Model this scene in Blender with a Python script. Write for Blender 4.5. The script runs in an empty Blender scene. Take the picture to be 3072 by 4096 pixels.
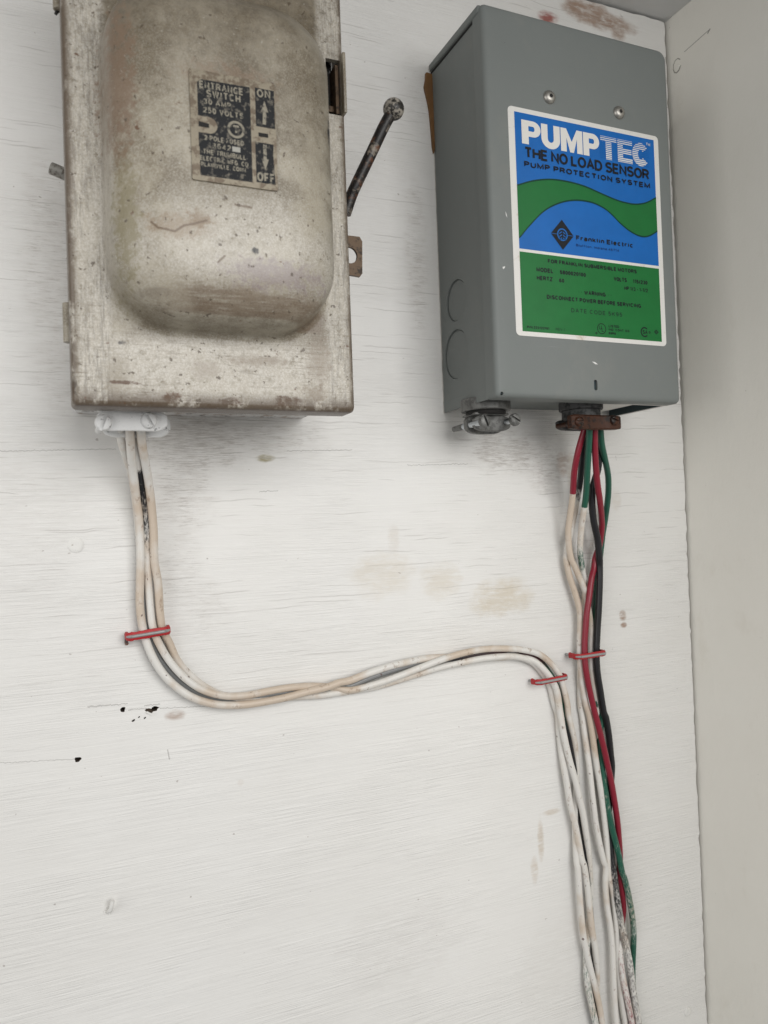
import bpy, bmesh, math, random
from mathutils import Vector, Matrix
random.seed(7)
sc = bpy.context.scene
MM = 0.001

# ------------------------------------------------------------------ camera, world, light, exposure
cam_d = bpy.data.cameras.new('camera')
cam = bpy.data.objects.new('camera', cam_d)
sc.collection.objects.link(cam)
cam.matrix_world = Matrix(((0.9183, 0.0268, -0.3950, -0.1915),
                           (-0.3943, -0.0281, -0.9186, -0.3614),
                           (-0.0357, 0.9992, -0.0153, -0.0572),
                           (0, 0, 0, 1)))
cam_d.sensor_fit = 'VERTICAL'; cam_d.sensor_height = 36.0; cam_d.lens = 27.22
cam_d.clip_start = 0.01; cam_d.clip_end = 50
cam_d.dof.use_dof = True; cam_d.dof.focus_distance = 0.380; cam_d.dof.aperture_fstop = 15.0
sc.camera = cam

world = bpy.data.worlds.new('World'); sc.world = world; world.use_nodes = True
bg = world.node_tree.nodes['Background']
bg.inputs['Color'].default_value = (0.97, 0.98, 1.0, 1); bg.inputs['Strength'].default_value = 0.235

def area(name, loc, target, size, energy, col):
    d = bpy.data.lights.new(name, 'AREA'); d.shape = 'RECTANGLE'; d.size, d.size_y = size
    d.energy = energy; d.color = col
    o = bpy.data.objects.new(name, d); sc.collection.objects.link(o)
    o.location = loc
    o.rotation_euler = (Vector(target) - Vector(loc)).to_track_quat('-Z', 'Y').to_euler()
    return o
area('window_light', (0.14, -1.25, 0.26), (0.0, 0, -0.08), (0.9, 0.7), 11.8, (1.0, 0.99, 0.972))
area('left_fill_light', (-1.25, -0.80, 0.10), (0.16, -0.05, -0.05), (0.9, 1.1), 7.4, (1.0, 0.99, 0.965))  # added fill lamp from the left to brighten the right wall, no known source

vs = sc.view_settings
vs.view_transform = 'Standard'; vs.look = 'None'; vs.exposure = -0.07; vs.gamma = 1.0; vs.use_curve_mapping = False

# ------------------------------------------------------------------ node helper
class G:
    def __init__(s, name, rough=0.5, metal=0.0, spec=0.5):
        s.m = bpy.data.materials.new(name); s.m.use_nodes = True
        s.t = s.m.node_tree; s.b = s.t.nodes['Principled BSDF']
        s.b.inputs['Roughness'].default_value = rough; s.b.inputs['Metallic'].default_value = metal
        s.b.inputs['Specular IOR Level'].default_value = spec
        s._co = None
    def n(s, k): return s.t.nodes.new(k)
    def put(s, sock, v):
        if isinstance(v, bpy.types.NodeSocket): s.t.links.new(v, sock)
        elif v is not None:
            if isinstance(v, (tuple, list)) and sock.type == 'RGBA' and len(v) == 3: v = (*v, 1)
            sock.default_value = v
    def co(s):
        if s._co is None:
            tc = s.n('ShaderNodeTexCoord'); s._co = s.vm('SCALE', tc.outputs['Object'], 1000.0)
        return s._co
    def vm(s, op, a, b):
        x = s.n('ShaderNodeVectorMath'); x.operation = op; s.put(x.inputs[0], a)
        s.put(x.inputs['Scale'] if op == 'SCALE' else x.inputs[1], b)
        return x.outputs['Value'] if op in ('DOT_PRODUCT', 'LENGTH', 'DISTANCE') else x.outputs[0]
    def f(s, op, a, b=None, c=None, clamp=False):
        x = s.n('ShaderNodeMath'); x.operation = op; x.use_clamp = clamp
        s.put(x.inputs[0], a); s.put(x.inputs[1], b); s.put(x.inputs[2], c)
        return x.outputs[0]
    def xyz(s):
        x = s.n('ShaderNodeSeparateXYZ'); s.put(x.inputs[0], s.co()); return x.outputs
    def vec(s, a, b, c):
        x = s.n('ShaderNodeCombineXYZ')
        for i, v in enumerate((a, b, c)): s.put(x.inputs[i], v)
        return x.outputs[0]
    def noise(s, sc3, detail=4, rough=0.6, off=(0, 0, 0), dist=0.0, v=None):
        v = s.vm('ADD', s.vm('MULTIPLY', v or s.co(), sc3), off)
        x = s.n('ShaderNodeTexNoise'); s.put(x.inputs['Vector'], v); x.inputs['Scale'].default_value = 1
        x.inputs['Detail'].default_value = detail; x.inputs['Roughness'].default_value = rough
        x.inputs['Distortion'].default_value = dist
        return x.outputs['Fac']
    def sm(s, v, a, b, lo=0.0, hi=1.0):
        x = s.n('ShaderNodeMapRange'); x.interpolation_type = 'SMOOTHSTEP'
        s.put(x.inputs['Value'], v)
        if a < b: x.inputs['From Min'].default_value, x.inputs['From Max'].default_value = a, b
        else:
            x.inputs['From Min'].default_value, x.inputs['From Max'].default_value = b, a; lo, hi = hi, lo
        x.inputs['To Min'].default_value, x.inputs['To Max'].default_value = lo, hi
        return x.outputs['Result']
    def mix(s, fac, a, b):
        x = s.n('ShaderNodeMix'); x.data_type = 'RGBA'
        s.put(x.inputs['Factor'], fac); s.put(x.inputs[6], a); s.put(x.inputs[7], b)
        return x.outputs[2]
    def blob(s, cx, cz, rx, rz, warp=None, axes=(0, 2)):
        o = s.xyz()
        a = s.f('DIVIDE', s.f('SUBTRACT', o[axes[0]], cx), rx); b = s.f('DIVIDE', s.f('SUBTRACT', o[axes[1]], cz), rz)
        d = s.f('ADD', s.f('MULTIPLY', a, a), s.f('MULTIPLY', b, b))
        if warp is not None: d = s.f('ADD', d, warp)
        return s.sm(d, 1.0, 0.0)
    def seg(s, a, b, w, axes=(0, 2), warp=None):
        o = s.xyz(); dx, dz = b[0] - a[0], b[1] - a[1]; L2 = dx * dx + dz * dz
        px = s.f('SUBTRACT', o[axes[0]], a[0]); pz = s.f('SUBTRACT', o[axes[1]], a[1])
        t = s.f('DIVIDE', s.f('ADD', s.f('MULTIPLY', px, dx), s.f('MULTIPLY', pz, dz)), L2, clamp=True)
        qx = s.f('SUBTRACT', px, s.f('MULTIPLY', t, dx)); qz = s.f('SUBTRACT', pz, s.f('MULTIPLY', t, dz))
        if warp is not None: qz = s.f('ADD', qz, warp)
        d = s.f('SQRT', s.f('ADD', s.f('MULTIPLY', qx, qx), s.f('MULTIPLY', qz, qz)))
        return s.sm(d, w, w * 0.3)
    def mx(s, *a):
        r = a[0]
        for q in a[1:]: r = s.f('MAXIMUM', r, q)
        return r
    def bump(s, h, strength, dist=0.0002):
        x = s.n('ShaderNodeBump'); s.put(x.inputs['Height'], h); x.inputs['Strength'].default_value = strength
        x.inputs['Distance'].default_value = dist; s.t.links.new(x.outputs[0], s.b.inputs['Normal'])
    def out(s, col=None, rough=None, metal=None):
        s.put(s.b.inputs['Base Color'], col); s.put(s.b.inputs['Roughness'], rough); s.put(s.b.inputs['Metallic'], metal)
        return s.m

# ------------------------------------------------------------------ mesh helpers (millimetres in, metres out)
def link(name, me, mat, parent=None, smooth=None):
    o = bpy.data.objects.new(name, me); sc.collection.objects.link(o)
    if mat: me.materials.append(mat)
    if parent: o.parent = parent
    if smooth is not None:
        for p in me.polygons: p.use_smooth = True
        me.set_sharp_from_angle(angle=math.radians(smooth))
    return o
def from_bm(name, bm, mat, parent=None, smooth=None, loc=None):
    bmesh.ops.recalc_face_normals(bm, faces=bm.faces)
    me = bpy.data.meshes.new(name); bm.to_mesh(me); bm.free(); me.transform(Matrix.Scale(MM, 4))
    return link(name, me, mat, parent, smooth)
def pydata(name, vs_, fs, mat, parent=None, smooth=None):
    me = bpy.data.meshes.new(name); me.from_pydata([(a * MM, b * MM, c * MM) for a, b, c in vs_], [], fs); me.update()
    return link(name, me, mat, parent, smooth)
def thing(name, label, cat, group=None):
    o = bpy.data.objects.new(name, None); sc.collection.objects.link(o); o.empty_display_size = 0.01
    return tag(o, label, cat, group)
def tag(o, label, cat, group=None):
    o['label'] = label; o['category'] = cat
    if group: o['group'] = group
    return o
def struct(o): o['kind'] = 'structure'; return o
def bm_box(bm, x0, x1, y0, y1, z0, z1, bev=0.0, seg=2):
    r = bmesh.ops.create_cube(bm, size=1.0)
    for v in r['verts']:
        v.co = Vector((x0 if v.co.x < 0 else x1, y0 if v.co.y < 0 else y1, z0 if v.co.z < 0 else z1))
    if bev:
        es = list({e for v in r['verts'] for e in v.link_edges})
        bmesh.ops.bevel(bm, geom=es, offset=bev, segments=seg, affect='EDGES', profile=0.5)
def bm_cyl(bm, a, b, r0, r1=None, n=24, bev=0.0):
    a = Vector(a); b = Vector(b); r1 = r0 if r1 is None else r1
    q = bmesh.ops.create_cone(bm, cap_ends=True, segments=n, radius1=r0, radius2=r1, depth=(b - a).length)
    M_ = Matrix.Translation((a + b) / 2) @ (b - a).to_track_quat('Z', 'Y').to_matrix().to_4x4()
    bmesh.ops.transform(bm, matrix=M_, verts=q['verts'])
    if bev:
        es = [e for e in {e for v in q['verts'] for e in v.link_edges} if any(len(f.verts) > 4 for f in e.link_faces)]
        bmesh.ops.bevel(bm, geom=es, offset=bev, segments=3, affect='EDGES', profile=0.5)
def prism(name, pts, y0, y1, mat, parent=None, smooth=None):
    """outline in x,z extruded from y0 (front, smaller y) to y1"""
    n = len(pts)
    v = [(x, y0, z) for x, z in pts] + [(x, y1, z) for x, z in pts]
    f = [tuple(range(n)), tuple(range(2 * n - 1, n - 1, -1))] + [(i, i + n, (i + 1) % n + n, (i + 1) % n) for i in range(n)]
    bm = bmesh.new(); me = bpy.data.meshes.new('x'); me.from_pydata(v, [], f); bm.from_mesh(me); bpy.data.meshes.remove(me)
    return from_bm(name, bm, mat, parent, smooth)
def sheet(name, pts, y, mat, parent=None):
    n = len(pts)
    return pydata(name, [(x, y, z) for x, z in pts], [tuple(range(n))], mat, parent)
def rrect(x0, x1, z0, z1, r, k=8):
    out = []
    r4 = r if isinstance(r, (tuple, list)) else (r,) * 4
    for (cx, cz, a0, rr) in ((x1 - r4[0], z0 + r4[0], -90, r4[0]), (x1 - r4[1], z1 - r4[1], 0, r4[1]),
                             (x0 + r4[2], z1 - r4[2], 90, r4[2]), (x0 + r4[3], z0 + r4[3], 180, r4[3])):
        for i in range(k + 1):
            a = math.radians(a0 + 90 * i / k); out.append((cx + rr * math.cos(a), cz + rr * math.sin(a)))
    return out
def loft(name, rings, mat, parent=None, smooth=None):
    """rings: (list of (x,z), y); first and last ring are capped"""
    n = len(rings[0][0]); v = []; f = []
    for pts, y in rings: v += [(x, y, z) for x, z in pts]
    for i in range(len(rings) - 1):
        for j in range(n):
            a = i * n + j; b = i * n + (j + 1) % n
            f.append((a, b, b + n, a + n))
    f.append(tuple(range(n))); L = (len(rings) - 1) * n
    f.append(tuple(range(L + n - 1, L - 1, -1)))
    bm = bmesh.new(); me = bpy.data.meshes.new('x'); me.from_pydata(v, [], f); bm.from_mesh(me); bpy.data.meshes.remove(me)
    return from_bm(name, bm, mat, parent, smooth)
def cut(o, *cutters):
    """boolean difference, cutters are bmeshes in mm"""
    for bm in cutters:
        bmesh.ops.recalc_face_normals(bm, faces=bm.faces)
        me = bpy.data.meshes.new('c'); bm.to_mesh(me); bm.free(); me.transform(Matrix.Scale(MM, 4))
        c = bpy.data.objects.new('c', me); sc.collection.objects.link(c)
        md = o.modifiers.new('b', 'BOOLEAN'); md.operation = 'DIFFERENCE'; md.object = c; md.solver = 'EXACT'
        bpy.context.view_layer.update()
        nm = bpy.data.meshes.new_from_object(o.evaluated_get(bpy.context.evaluated_depsgraph_get()))
        o.modifiers.clear(); o.data = nm
        bpy.data.objects.remove(c)
def catmull(P, step):
    P = [Vector(p) for p in P]; Q = [2 * P[0] - P[1]] + P + [2 * P[-1] - P[-2]]
    pts = []; us = []
    for i in range(1, len(Q) - 2):
        n = max(2, int((Q[i + 1] - Q[i]).length / step))
        for k in range(n):
            t = k / n; a, b, c, d = Q[i - 1:i + 3]
            pts.append(0.5 * ((2 * b) + (c - a) * t + (2 * a - 5 * b + 4 * c - d) * t * t + (3 * b - a - 3 * c + d) * t ** 3)); us.append(i - 1 + t)
    pts.append(P[-1]); us.append(len(P) - 1.0)
    return pts, us
def tube_data(P, r, step=1.2, n=14):
    pts, us = catmull(P, step); v = []; f = []; up = Vector((0, -1, 0.01)); uo = []
    for i, p in enumerate(pts):
        t = (pts[min(i + 1, len(pts) - 1)] - pts[max(i - 1, 0)]).normalized()
        s = t.cross(up).normalized(); w = s.cross(t).normalized(); up = w
        rr = r(us[i]) if callable(r) else r
        for k in range(n):
            a = 2 * math.pi * k / n
            q = p + (s * math.cos(a) + w * math.sin(a)) * rr; v.append(tuple(q)); uo.append(us[i])
    for i in range(len(pts) - 1):
        for k in range(n): f.append((i * n + k, i * n + (k + 1) % n, (i + 1) * n + (k + 1) % n, (i + 1) * n + k))
    f.append(tuple(range(n))[::-1]); L = (len(pts) - 1) * n; f.append(tuple(range(L, L + n)))
    return v, f, uo
def tube(name, P, r, mat, parent=None, step=1.2, n=14):
    v, f, _ = tube_data(P, r, step, n); return pydata(name, v, f, mat, parent, smooth=50)

# ------------------------------------------------------------------ materials
def mat_board():
    g = G('white_painted_board', 0.5); x, y, z = g.xyz()
    wob = g.f('MULTIPLY', g.noise((0.03, 0, 0.03), 3), 5.0)
    zz = g.f('ADD', z, wob)
    big = g.noise((0.012, 0, 0.02), 3)
    def lines(P, w, thr, off):
        q = g.f('DIVIDE', zz, P); row = g.f('FLOOR', q); fr = g.f('FRACT', q)
        wn = g.n('ShaderNodeTexWhiteNoise'); wn.noise_dimensions = '1D'; g.put(wn.inputs['W'], g.f('ADD', row, off))
        d = g.f('MULTIPLY', g.f('ABSOLUTE', g.f('SUBTRACT', fr, g.f('ADD', g.f('MULTIPLY', wn.outputs[0], 0.6), 0.2))), P)
        line = g.sm(d, w, w * 0.2)
        nz = g.n('ShaderNodeTexNoise'); nz.inputs['Scale'].default_value = 1; nz.inputs['Detail'].default_value = 2
        g.put(nz.inputs['Vector'], g.vec(g.f('MULTIPLY', x, 0.028), g.f('MULTIPLY', row, 5.37), off))
        return g.f('MULTIPLY', line, g.sm(nz.outputs['Fac'], thr, thr + 0.12))
    upper = g.sm(z, -190.0, -60.0, 0.12, 1.0)
    cr = g.f('MULTIPLY', g.mx(lines(4.3, 0.33, 0.53, 3.1), lines(7.9, 0.42, 0.55, 11.7)), upper)
    fine = g.noise((0.05, 0, 2.2), 4, 0.65)                     # brush and grain ridges
    fine2 = g.noise((0.25, 0, 5.0), 3, 0.6, (3, 0, 9))
    # peeling / weathered places
    wp = g.f('MULTIPLY', g.f('SUBTRACT', g.noise((0.09, 0, 0.12), 3), 0.5), 1.6)
    reg = None
    for (cx, cz, rx, rz, k) in PEEL:
        b = g.f('MULTIPLY', g.blob(cx, cz, rx, rz, wp), k); reg = b if reg is None else g.mx(reg, b)
    flake = g.noise((0.13, 0, 2.1), 4, 0.72, (7, 0, 2))
    flake = g.f('MULTIPLY', g.sm(g.f('ADD', flake, g.f('MULTIPLY', reg, 0.22)), 0.66, 0.80), g.sm(reg, 0.02, 0.4))
    grime = g.f('MULTIPLY', reg, g.sm(g.noise((0.1, 0, 0.6), 3, 0.7, (1, 0, 5)), 0.30, 0.75))
    cc = g.mix(big, (0.72, 0.704, 0.672), (0.80, 0.792, 0.772))
    cc = g.mix(g.f('MULTIPLY', g.sm(fine, 0.32, 0.68), 0.2), cc, (0.84, 0.834, 0.812))
    cc = g.mix(g.f('MULTIPLY', g.sm(fine2, 0.46, 0.24), 0.16), cc, (0.45, 0.42, 0.38))
    cc = g.mix(g.f('MULTIPLY', grime, 0.38), cc, (0.36, 0.315, 0.27))
    stn = g.sm(g.noise((0.10, 0, 0.35), 3, 0.7), 0.20, 0.60)
    for (cx, cz, rx, rz, k, col) in STAIN:
        cc = g.mix(g.f('MULTIPLY', g.f('MULTIPLY', g.blob(cx, cz, rx, rz, wp), min(1.0, k * (0.6 if col == TAN else 0.8 if col == YEL else 1.05))), stn), cc, col)
    cc = g.mix(g.f('MULTIPLY', flake, 0.42), cc, (0.25, 0.21, 0.18))
    cc = g.mix(g.f('MULTIPLY', cr, 0.30), cc, (0.20, 0.175, 0.15))
    wob2 = g.f('MULTIPLY', g.f('SUBTRACT', g.noise((0.6, 0, 0.2), 2), 0.5), 1.6)
    mk = None
    for (a, b, w) in CRACK:
        q = g.seg(a, b, w, warp=wob2); mk = q if mk is None else g.mx(mk, q)
    cc = g.mix(g.f('MULTIPLY', mk, 0.42), cc, (0.10, 0.085, 0.07))
    spk = g.sm(g.noise((0.30, 0, 0.42), 1, 0.5, (31, 0, 4)), 0.755, 0.80)
    cc = g.mix(g.f('MULTIPLY', spk, 0.5), cc, (0.25, 0.2, 0.17))
    hn = g.noise((0.05, 0, 2.2), 2, 0.6); hn2 = g.noise((0.02, 0, 0.75), 2, 0.6, (5, 0, 1))
    hm = g.sm(g.noise((0.011, 0, 0.03), 3, 0.6, (2, 0, 6)), 0.36, 0.64, 0.25, 1.25)
    h = g.f('MULTIPLY', g.f('ADD', g.f('MULTIPLY', hn, 1.0), g.f('MULTIPLY', hn2, 1.6)), hm)
    g.bump(h, 0.62, 0.0004)
    return g.out(cc, 0.5)

def mat_plaster(name, c0, c1, marks=()):
    g = G(name, 0.6)
    a = g.noise((0.02, 0.02, 0.02), 4); b = g.noise((0.25, 0.25, 0.12), 4, 0.6); d = g.noise((1.3, 1.3, 1.3), 3)
    cc = g.mix(a, c0, c1)
    cc = g.mix(g.f('MULTIPLY', g.sm(g.noise((0.05, 0.05, 0.03), 4, 0.7, (9, 4, 1)), 0.58, 0.8), 0.14), cc, (0.55, 0.49, 0.39))
    spk = g.sm(g.noise((0.35, 0.35, 0.35), 2, 0.5, (3, 1, 8)), 0.765, 0.80)
    cc = g.mix(g.f('MULTIPLY', spk, 0.5), cc, (0.3, 0.25, 0.2))
    mk = None
    for (p, q, w) in marks:
        s_ = g.seg(p, q, w, axes=(1, 2)); mk = s_ if mk is None else g.mx(mk, s_)
    h = g.f('ADD', g.f('MULTIPLY', b, 1.0), g.f('MULTIPLY', d, 0.18))
    if mk is not None:
        cc = g.mix(g.f('MULTIPLY', mk, 0.75), cc, (0.08, 0.07, 0.05)); h = g.f('SUBTRACT', h, mk)
    g.bump(h, 0.35, 0.0006)
    return g.out(cc)

def mat_old_paint(name, light=(0.385, 0.345, 0.272), mid=(0.195, 0.163, 0.115), dark=(0.085, 0.062, 0.040), box=None):
    g = G(name, 0.4, spec=0.45); x, y, z = g.xyz()
    blot = g.noise((0.05, 0.05, 0.05), 5, 0.68, (2, 5, 1)); spk = g.noise((0.42, 0.42, 0.42), 3, 0.55, (8, 3, 3)); pit = g.noise((1.7, 1.7, 1.7), 4, 0.7)
    mot = g.noise((0.35, 0.35, 0.35), 5, 0.75, (6, 6, 1))
    cc = g.mix(g.sm(blot, 0.38, 0.62), mid, light)
    cc = g.mix(g.f('MULTIPLY', g.sm(mot, 0.46, 0.70), 0.28), cc, (0.18, 0.145, 0.095))
    cc = g.mix(g.f('MULTIPLY', g.sm(pit, 0.46, 0.60), 0.38), cc, (0.52, 0.495, 0.43))
    if box:
        vert = g.noise((1.5, 1.5, 0.16), 4, 0.75); horz = g.noise((0.07, 0.4, 1.2), 4, 0.7, (4, 1, 2))
        left = g.sm(x, -167.5, -171.0); bott = g.sm(z, 19.0, 11.0); right = g.sm(x, -88.0, -84.8)
        side = g.mx(left, right)
        # upper end of the raised panel darkened: grime plus painted-in shade from above
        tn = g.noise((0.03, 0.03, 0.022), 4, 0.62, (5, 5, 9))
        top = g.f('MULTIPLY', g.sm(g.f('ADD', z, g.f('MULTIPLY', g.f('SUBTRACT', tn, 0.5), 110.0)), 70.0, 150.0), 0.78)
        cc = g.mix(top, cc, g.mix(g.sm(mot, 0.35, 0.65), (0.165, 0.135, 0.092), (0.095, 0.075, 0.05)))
        # chalky repaint brushed over the flange and the lower end
        white = g.mix(g.sm(pit, 0.40, 0.62), (0.49, 0.45, 0.38), (0.64, 0.61, 0.555))
        wl = g.f('MULTIPLY', g.mx(bott, g.f('MULTIPLY', side, 0.85)), g.sm(mot, 0.74, 0.48))
        pale = g.f('MULTIPLY', g.blob(-126, 42, 62, 22, g.f('MULTIPLY', g.f('SUBTRACT', blot, 0.5), 2.0)), g.sm(mot, 0.76, 0.46))
        cc = g.mix(g.f('MULTIPLY', g.mx(wl, g.f('MULTIPLY', pale, 0.75)), 0.9), cc, white)
        st = g.f('MULTIPLY', g.f('MULTIPLY', g.sm(vert, 0.42, 0.64), side), g.sm(g.noise((0.12, 0.12, 0.03), 3, 0.6, (2, 2, 7)), 0.30, 0.56))
        cc = g.mix(g.f('MULTIPLY', st, 0.6), cc, (0.17, 0.15, 0.125))
        sb = g.f('MULTIPLY', g.f('MULTIPLY', g.sm(horz, 0.50, 0.66), g.sm(z, 34.0, 22.0)), g.sm(blot, 0.62, 0.42))
        cc = g.mix(g.f('MULTIPLY', sb, 0.7), cc, (0.20, 0.165, 0.12))
        # brown coat showing along the lower shoulder
        wz = g.f('MULTIPLY', g.f('SUBTRACT', g.noise((0.06, 0.06, 0.2), 4), 0.5), 12.0); zb = g.f('ADD', z, wz)
        band = g.f('MULTIPLY', g.f('MULTIPLY', g.sm(z, 20.0, 20.8), g.sm(zb, 31.0, 26.5)), g.f('MULTIPLY', g.sm(x, -160.0, -138.0), g.sm(x, -86.5, -90.0)))
        band = g.f('MULTIPLY', band, g.sm(horz, 0.22, 0.56))
        cc = g.mix(g.f('MULTIPLY', band, 0.62), cc, (0.15, 0.098, 0.060))
        wq = g.f('MULTIPLY', g.f('SUBTRACT', mot, 0.5), 4.5)
        for (cx, cz, rx, rz, k, col) in SWITCH_STAIN:
            cc = g.mix(g.f('MULTIPLY', g.blob(cx, cz, rx, rz, wq), k), cc, col)
        ck = None
        for (a_, b_) in SWITCH_CRACK:
            q_ = g.seg(a_, b_, 0.6, warp=g.f('MULTIPLY', g.f('SUBTRACT', pit, 0.5), 0.8)); ck = q_ if ck is None else g.mx(ck, q_)
        cc = g.mix(g.f('MULTIPLY', ck, 0.75), cc, (0.12, 0.075, 0.04))
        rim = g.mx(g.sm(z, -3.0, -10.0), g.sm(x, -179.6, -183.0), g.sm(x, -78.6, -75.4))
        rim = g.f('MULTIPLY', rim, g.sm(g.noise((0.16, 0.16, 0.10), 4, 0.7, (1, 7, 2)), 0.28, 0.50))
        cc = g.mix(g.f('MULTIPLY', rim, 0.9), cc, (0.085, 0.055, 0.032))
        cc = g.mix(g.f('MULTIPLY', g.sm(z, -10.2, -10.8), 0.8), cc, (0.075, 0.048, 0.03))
    cc = g.mix(g.f('MULTIPLY', g.sm(spk, 0.655, 0.70), 0.8), cc, dark)
    cc = g.mix(g.f('MULTIPLY', g.sm(g.noise((0.22, 0.22, 0.22), 3, 0.7, (13, 2, 6)), 0.68, 0.75), 0.85), cc, (0.11, 0.045, 0.018))
    cc = g.mix(g.f('MULTIPLY', g.sm(g.noise((0.9, 0.9, 0.9), 2, 0.5, (5, 2, 1)), 0.69, 0.75), 0.3), cc, (0.66, 0.64, 0.59))
    h = g.f('ADD', g.f('MULTIPLY', g.noise((1.6, 1.6, 1.6), 2, 0.6), 0.7), g.f('MULTIPLY', g.sm(g.noise((0.42, 0.42, 0.42), 2, 0.5, (8, 3, 3)), 0.66, 0.74), -0.7))
    g.bump(h, 0.30, 0.0004)
    return g.out(cc, g.f('ADD', g.f('MULTIPLY', pit, 0.35), 0.16))

def mat_gray(name, base, bottom_white=False):
    g = G(name, 0.5, spec=0.28); x, y, z = g.xyz()
    a = g.noise((0.02, 0.02, 0.02), 4); b = g.noise((1.5, 1.5, 1.5), 3)
    cc = g.mix(g.f('MULTIPLY', a, 0.6), base, tuple(c * 0.86 for c in base))
    spk = g.sm(g.noise((0.33, 0.33, 0.33), 2, 0.5, (2, 9, 5)), 0.775, 0.80)
    cc = g.mix(g.f('MULTIPLY', spk, 0.8), cc, (0.03, 0.03, 0.03))
    if bottom_white:
        w = g.f('MULTIPLY', g.f('MULTIPLY', g.sm(x, 74.0, 84.0), g.sm(z, 4.2, 3.6)), g.sm(y, -47.2, -46.5))
        cc = g.mix(w, cc, (0.72, 0.70, 0.67))
    scf = g.sm(g.noise((0.05, 0.05, 0.9), 4, 0.75, (3, 3, 3)), 0.62, 0.80)
    cc = g.mix(g.f('MULTIPLY', scf, 0.16), cc, (0.40, 0.41, 0.40))
    dst = g.sm(g.noise((0.035, 0.035, 0.025), 5, 0.7, (7, 1, 4)), 0.50, 0.75)
    cc = g.mix(g.f('MULTIPLY', dst, 0.14), cc, (0.30, 0.28, 0.24))
    edge = g.f('MULTIPLY', g.sm(y, -1.6, -0.5), g.sm(g.noise((0.1, 0.1, 0.06), 3, 0.6), 0.3, 0.5))
    cc = g.mix(edge, cc, (0.6, 0.58, 0.54))
    g.bump(b, 0.06, 0.0001)
    return g.out(cc, g.f('ADD', g.f('MULTIPLY', a, 0.15), 0.42))

def mat_flat(name, col, rough=0.45, metal=0.0, var=0.12, scale=0.4, bump=0.0, spec=0.5):
    g = G(name, rough, metal, spec)
    a = g.noise((scale,) * 3, 4, 0.6)
    cc = g.mix(a, tuple(c * (1 - var) for c in col), tuple(min(1, c * (1 + var)) for c in col))
    if bump: g.bump(g.noise((1.2, 1.2, 1.2), 4), bump, 0.0003)
    return g.out(cc)

def mat_worn(name, under, over, thr=0.5, rough=0.5, metal=0.0, scale=0.35, extra=None, soft=0.06, spec=0.4):
    g = G(name, rough, metal, spec)
    a = g.noise((scale,) * 3, 5, 0.68, (4, 2, 7)); b = g.noise((1.6, 1.6, 1.6), 3)
    cc = g.mix(g.sm(a, thr - soft, thr + soft), under, over)
    if extra: cc = g.mix(g.f('MULTIPLY', g.sm(g.noise((0.2, 0.2, 0.2), 4, 0.6, (9, 1, 3)), 0.52, 0.66), 0.85), cc, extra)
    cc = g.mix(g.f('MULTIPLY', g.sm(b, 0.6, 0.75), 0.3), cc, tuple(c * 0.45 for c in over))
    g.bump(g.f('ADD', a, g.f('MULTIPLY', b, 0.4)), 0.4, 0.0004)
    return g.out(cc)

def mat_wire():
    g = G('wire_insulation', 0.42)
    at = g.n('ShaderNodeAttribute'); at.attribute_name = 'tint'
    sp = g.n('ShaderNodeAttribute'); sp.attribute_name = 'cover'
    gr = g.n('ShaderNodeAttribute'); gr.attribute_name = 'grime'
    info = g.n('ShaderNodeObjectInfo')
    off = g.vm('SCALE', (37.0, 11.0, 53.0), info.outputs['Random'])
    v = g.vm('ADD', g.co(), off)
    fine = g.noise((1.3, 1.3, 0.45), 4, 0.72, v=v); blot = g.noise((0.06, 0.06, 0.04), 3, 0.6, v=v); chip = g.noise((0.5, 0.5, 0.35), 3, 0.6, (3, 3, 3), v=v)
    paint = g.mix(g.sm(g.f('ADD', blot, g.f('MULTIPLY', gr.outputs['Fac'], 0.26)), 0.45, 0.70), (0.71, 0.69, 0.65), (0.575, 0.48, 0.385))
    paint = g.mix(g.f('MULTIPLY', g.sm(g.noise((0.3, 0.3, 0.2), 4, 0.7, (7, 1, 2), v=v), 0.58, 0.72), 0.6), paint, (0.28, 0.18, 0.115))
    on = g.sm(g.f('SUBTRACT', sp.outputs['Fac'], g.f('ADD', g.f('MULTIPLY', fine, 0.75), g.f('MULTIPLY', chip, 0.25))), -0.13, 0.15)
    cc = g.mix(on, at.outputs['Color'], paint)
    nick = g.f('MULTIPLY', g.sm(g.noise((0.42, 0.42, 0.28), 2, 0.5, (11, 4, 6), v=v), 0.725, 0.745), 0.8)
    cc = g.mix(nick, cc, (0.09, 0.035, 0.03))
    h = g.f('ADD', g.f('MULTIPLY', fine, 0.3), g.f('MULTIPLY', blot, 0.6))
    g.bump(h, 0.3, 0.0004)
    return g.out(cc, g.f('ADD', g.f('MULTIPLY', on, 0.12), 0.34))

def P2(l): return [(p[0], p[2]) for p in l]
def one(l): return (l[0][0], l[0][2])

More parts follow.
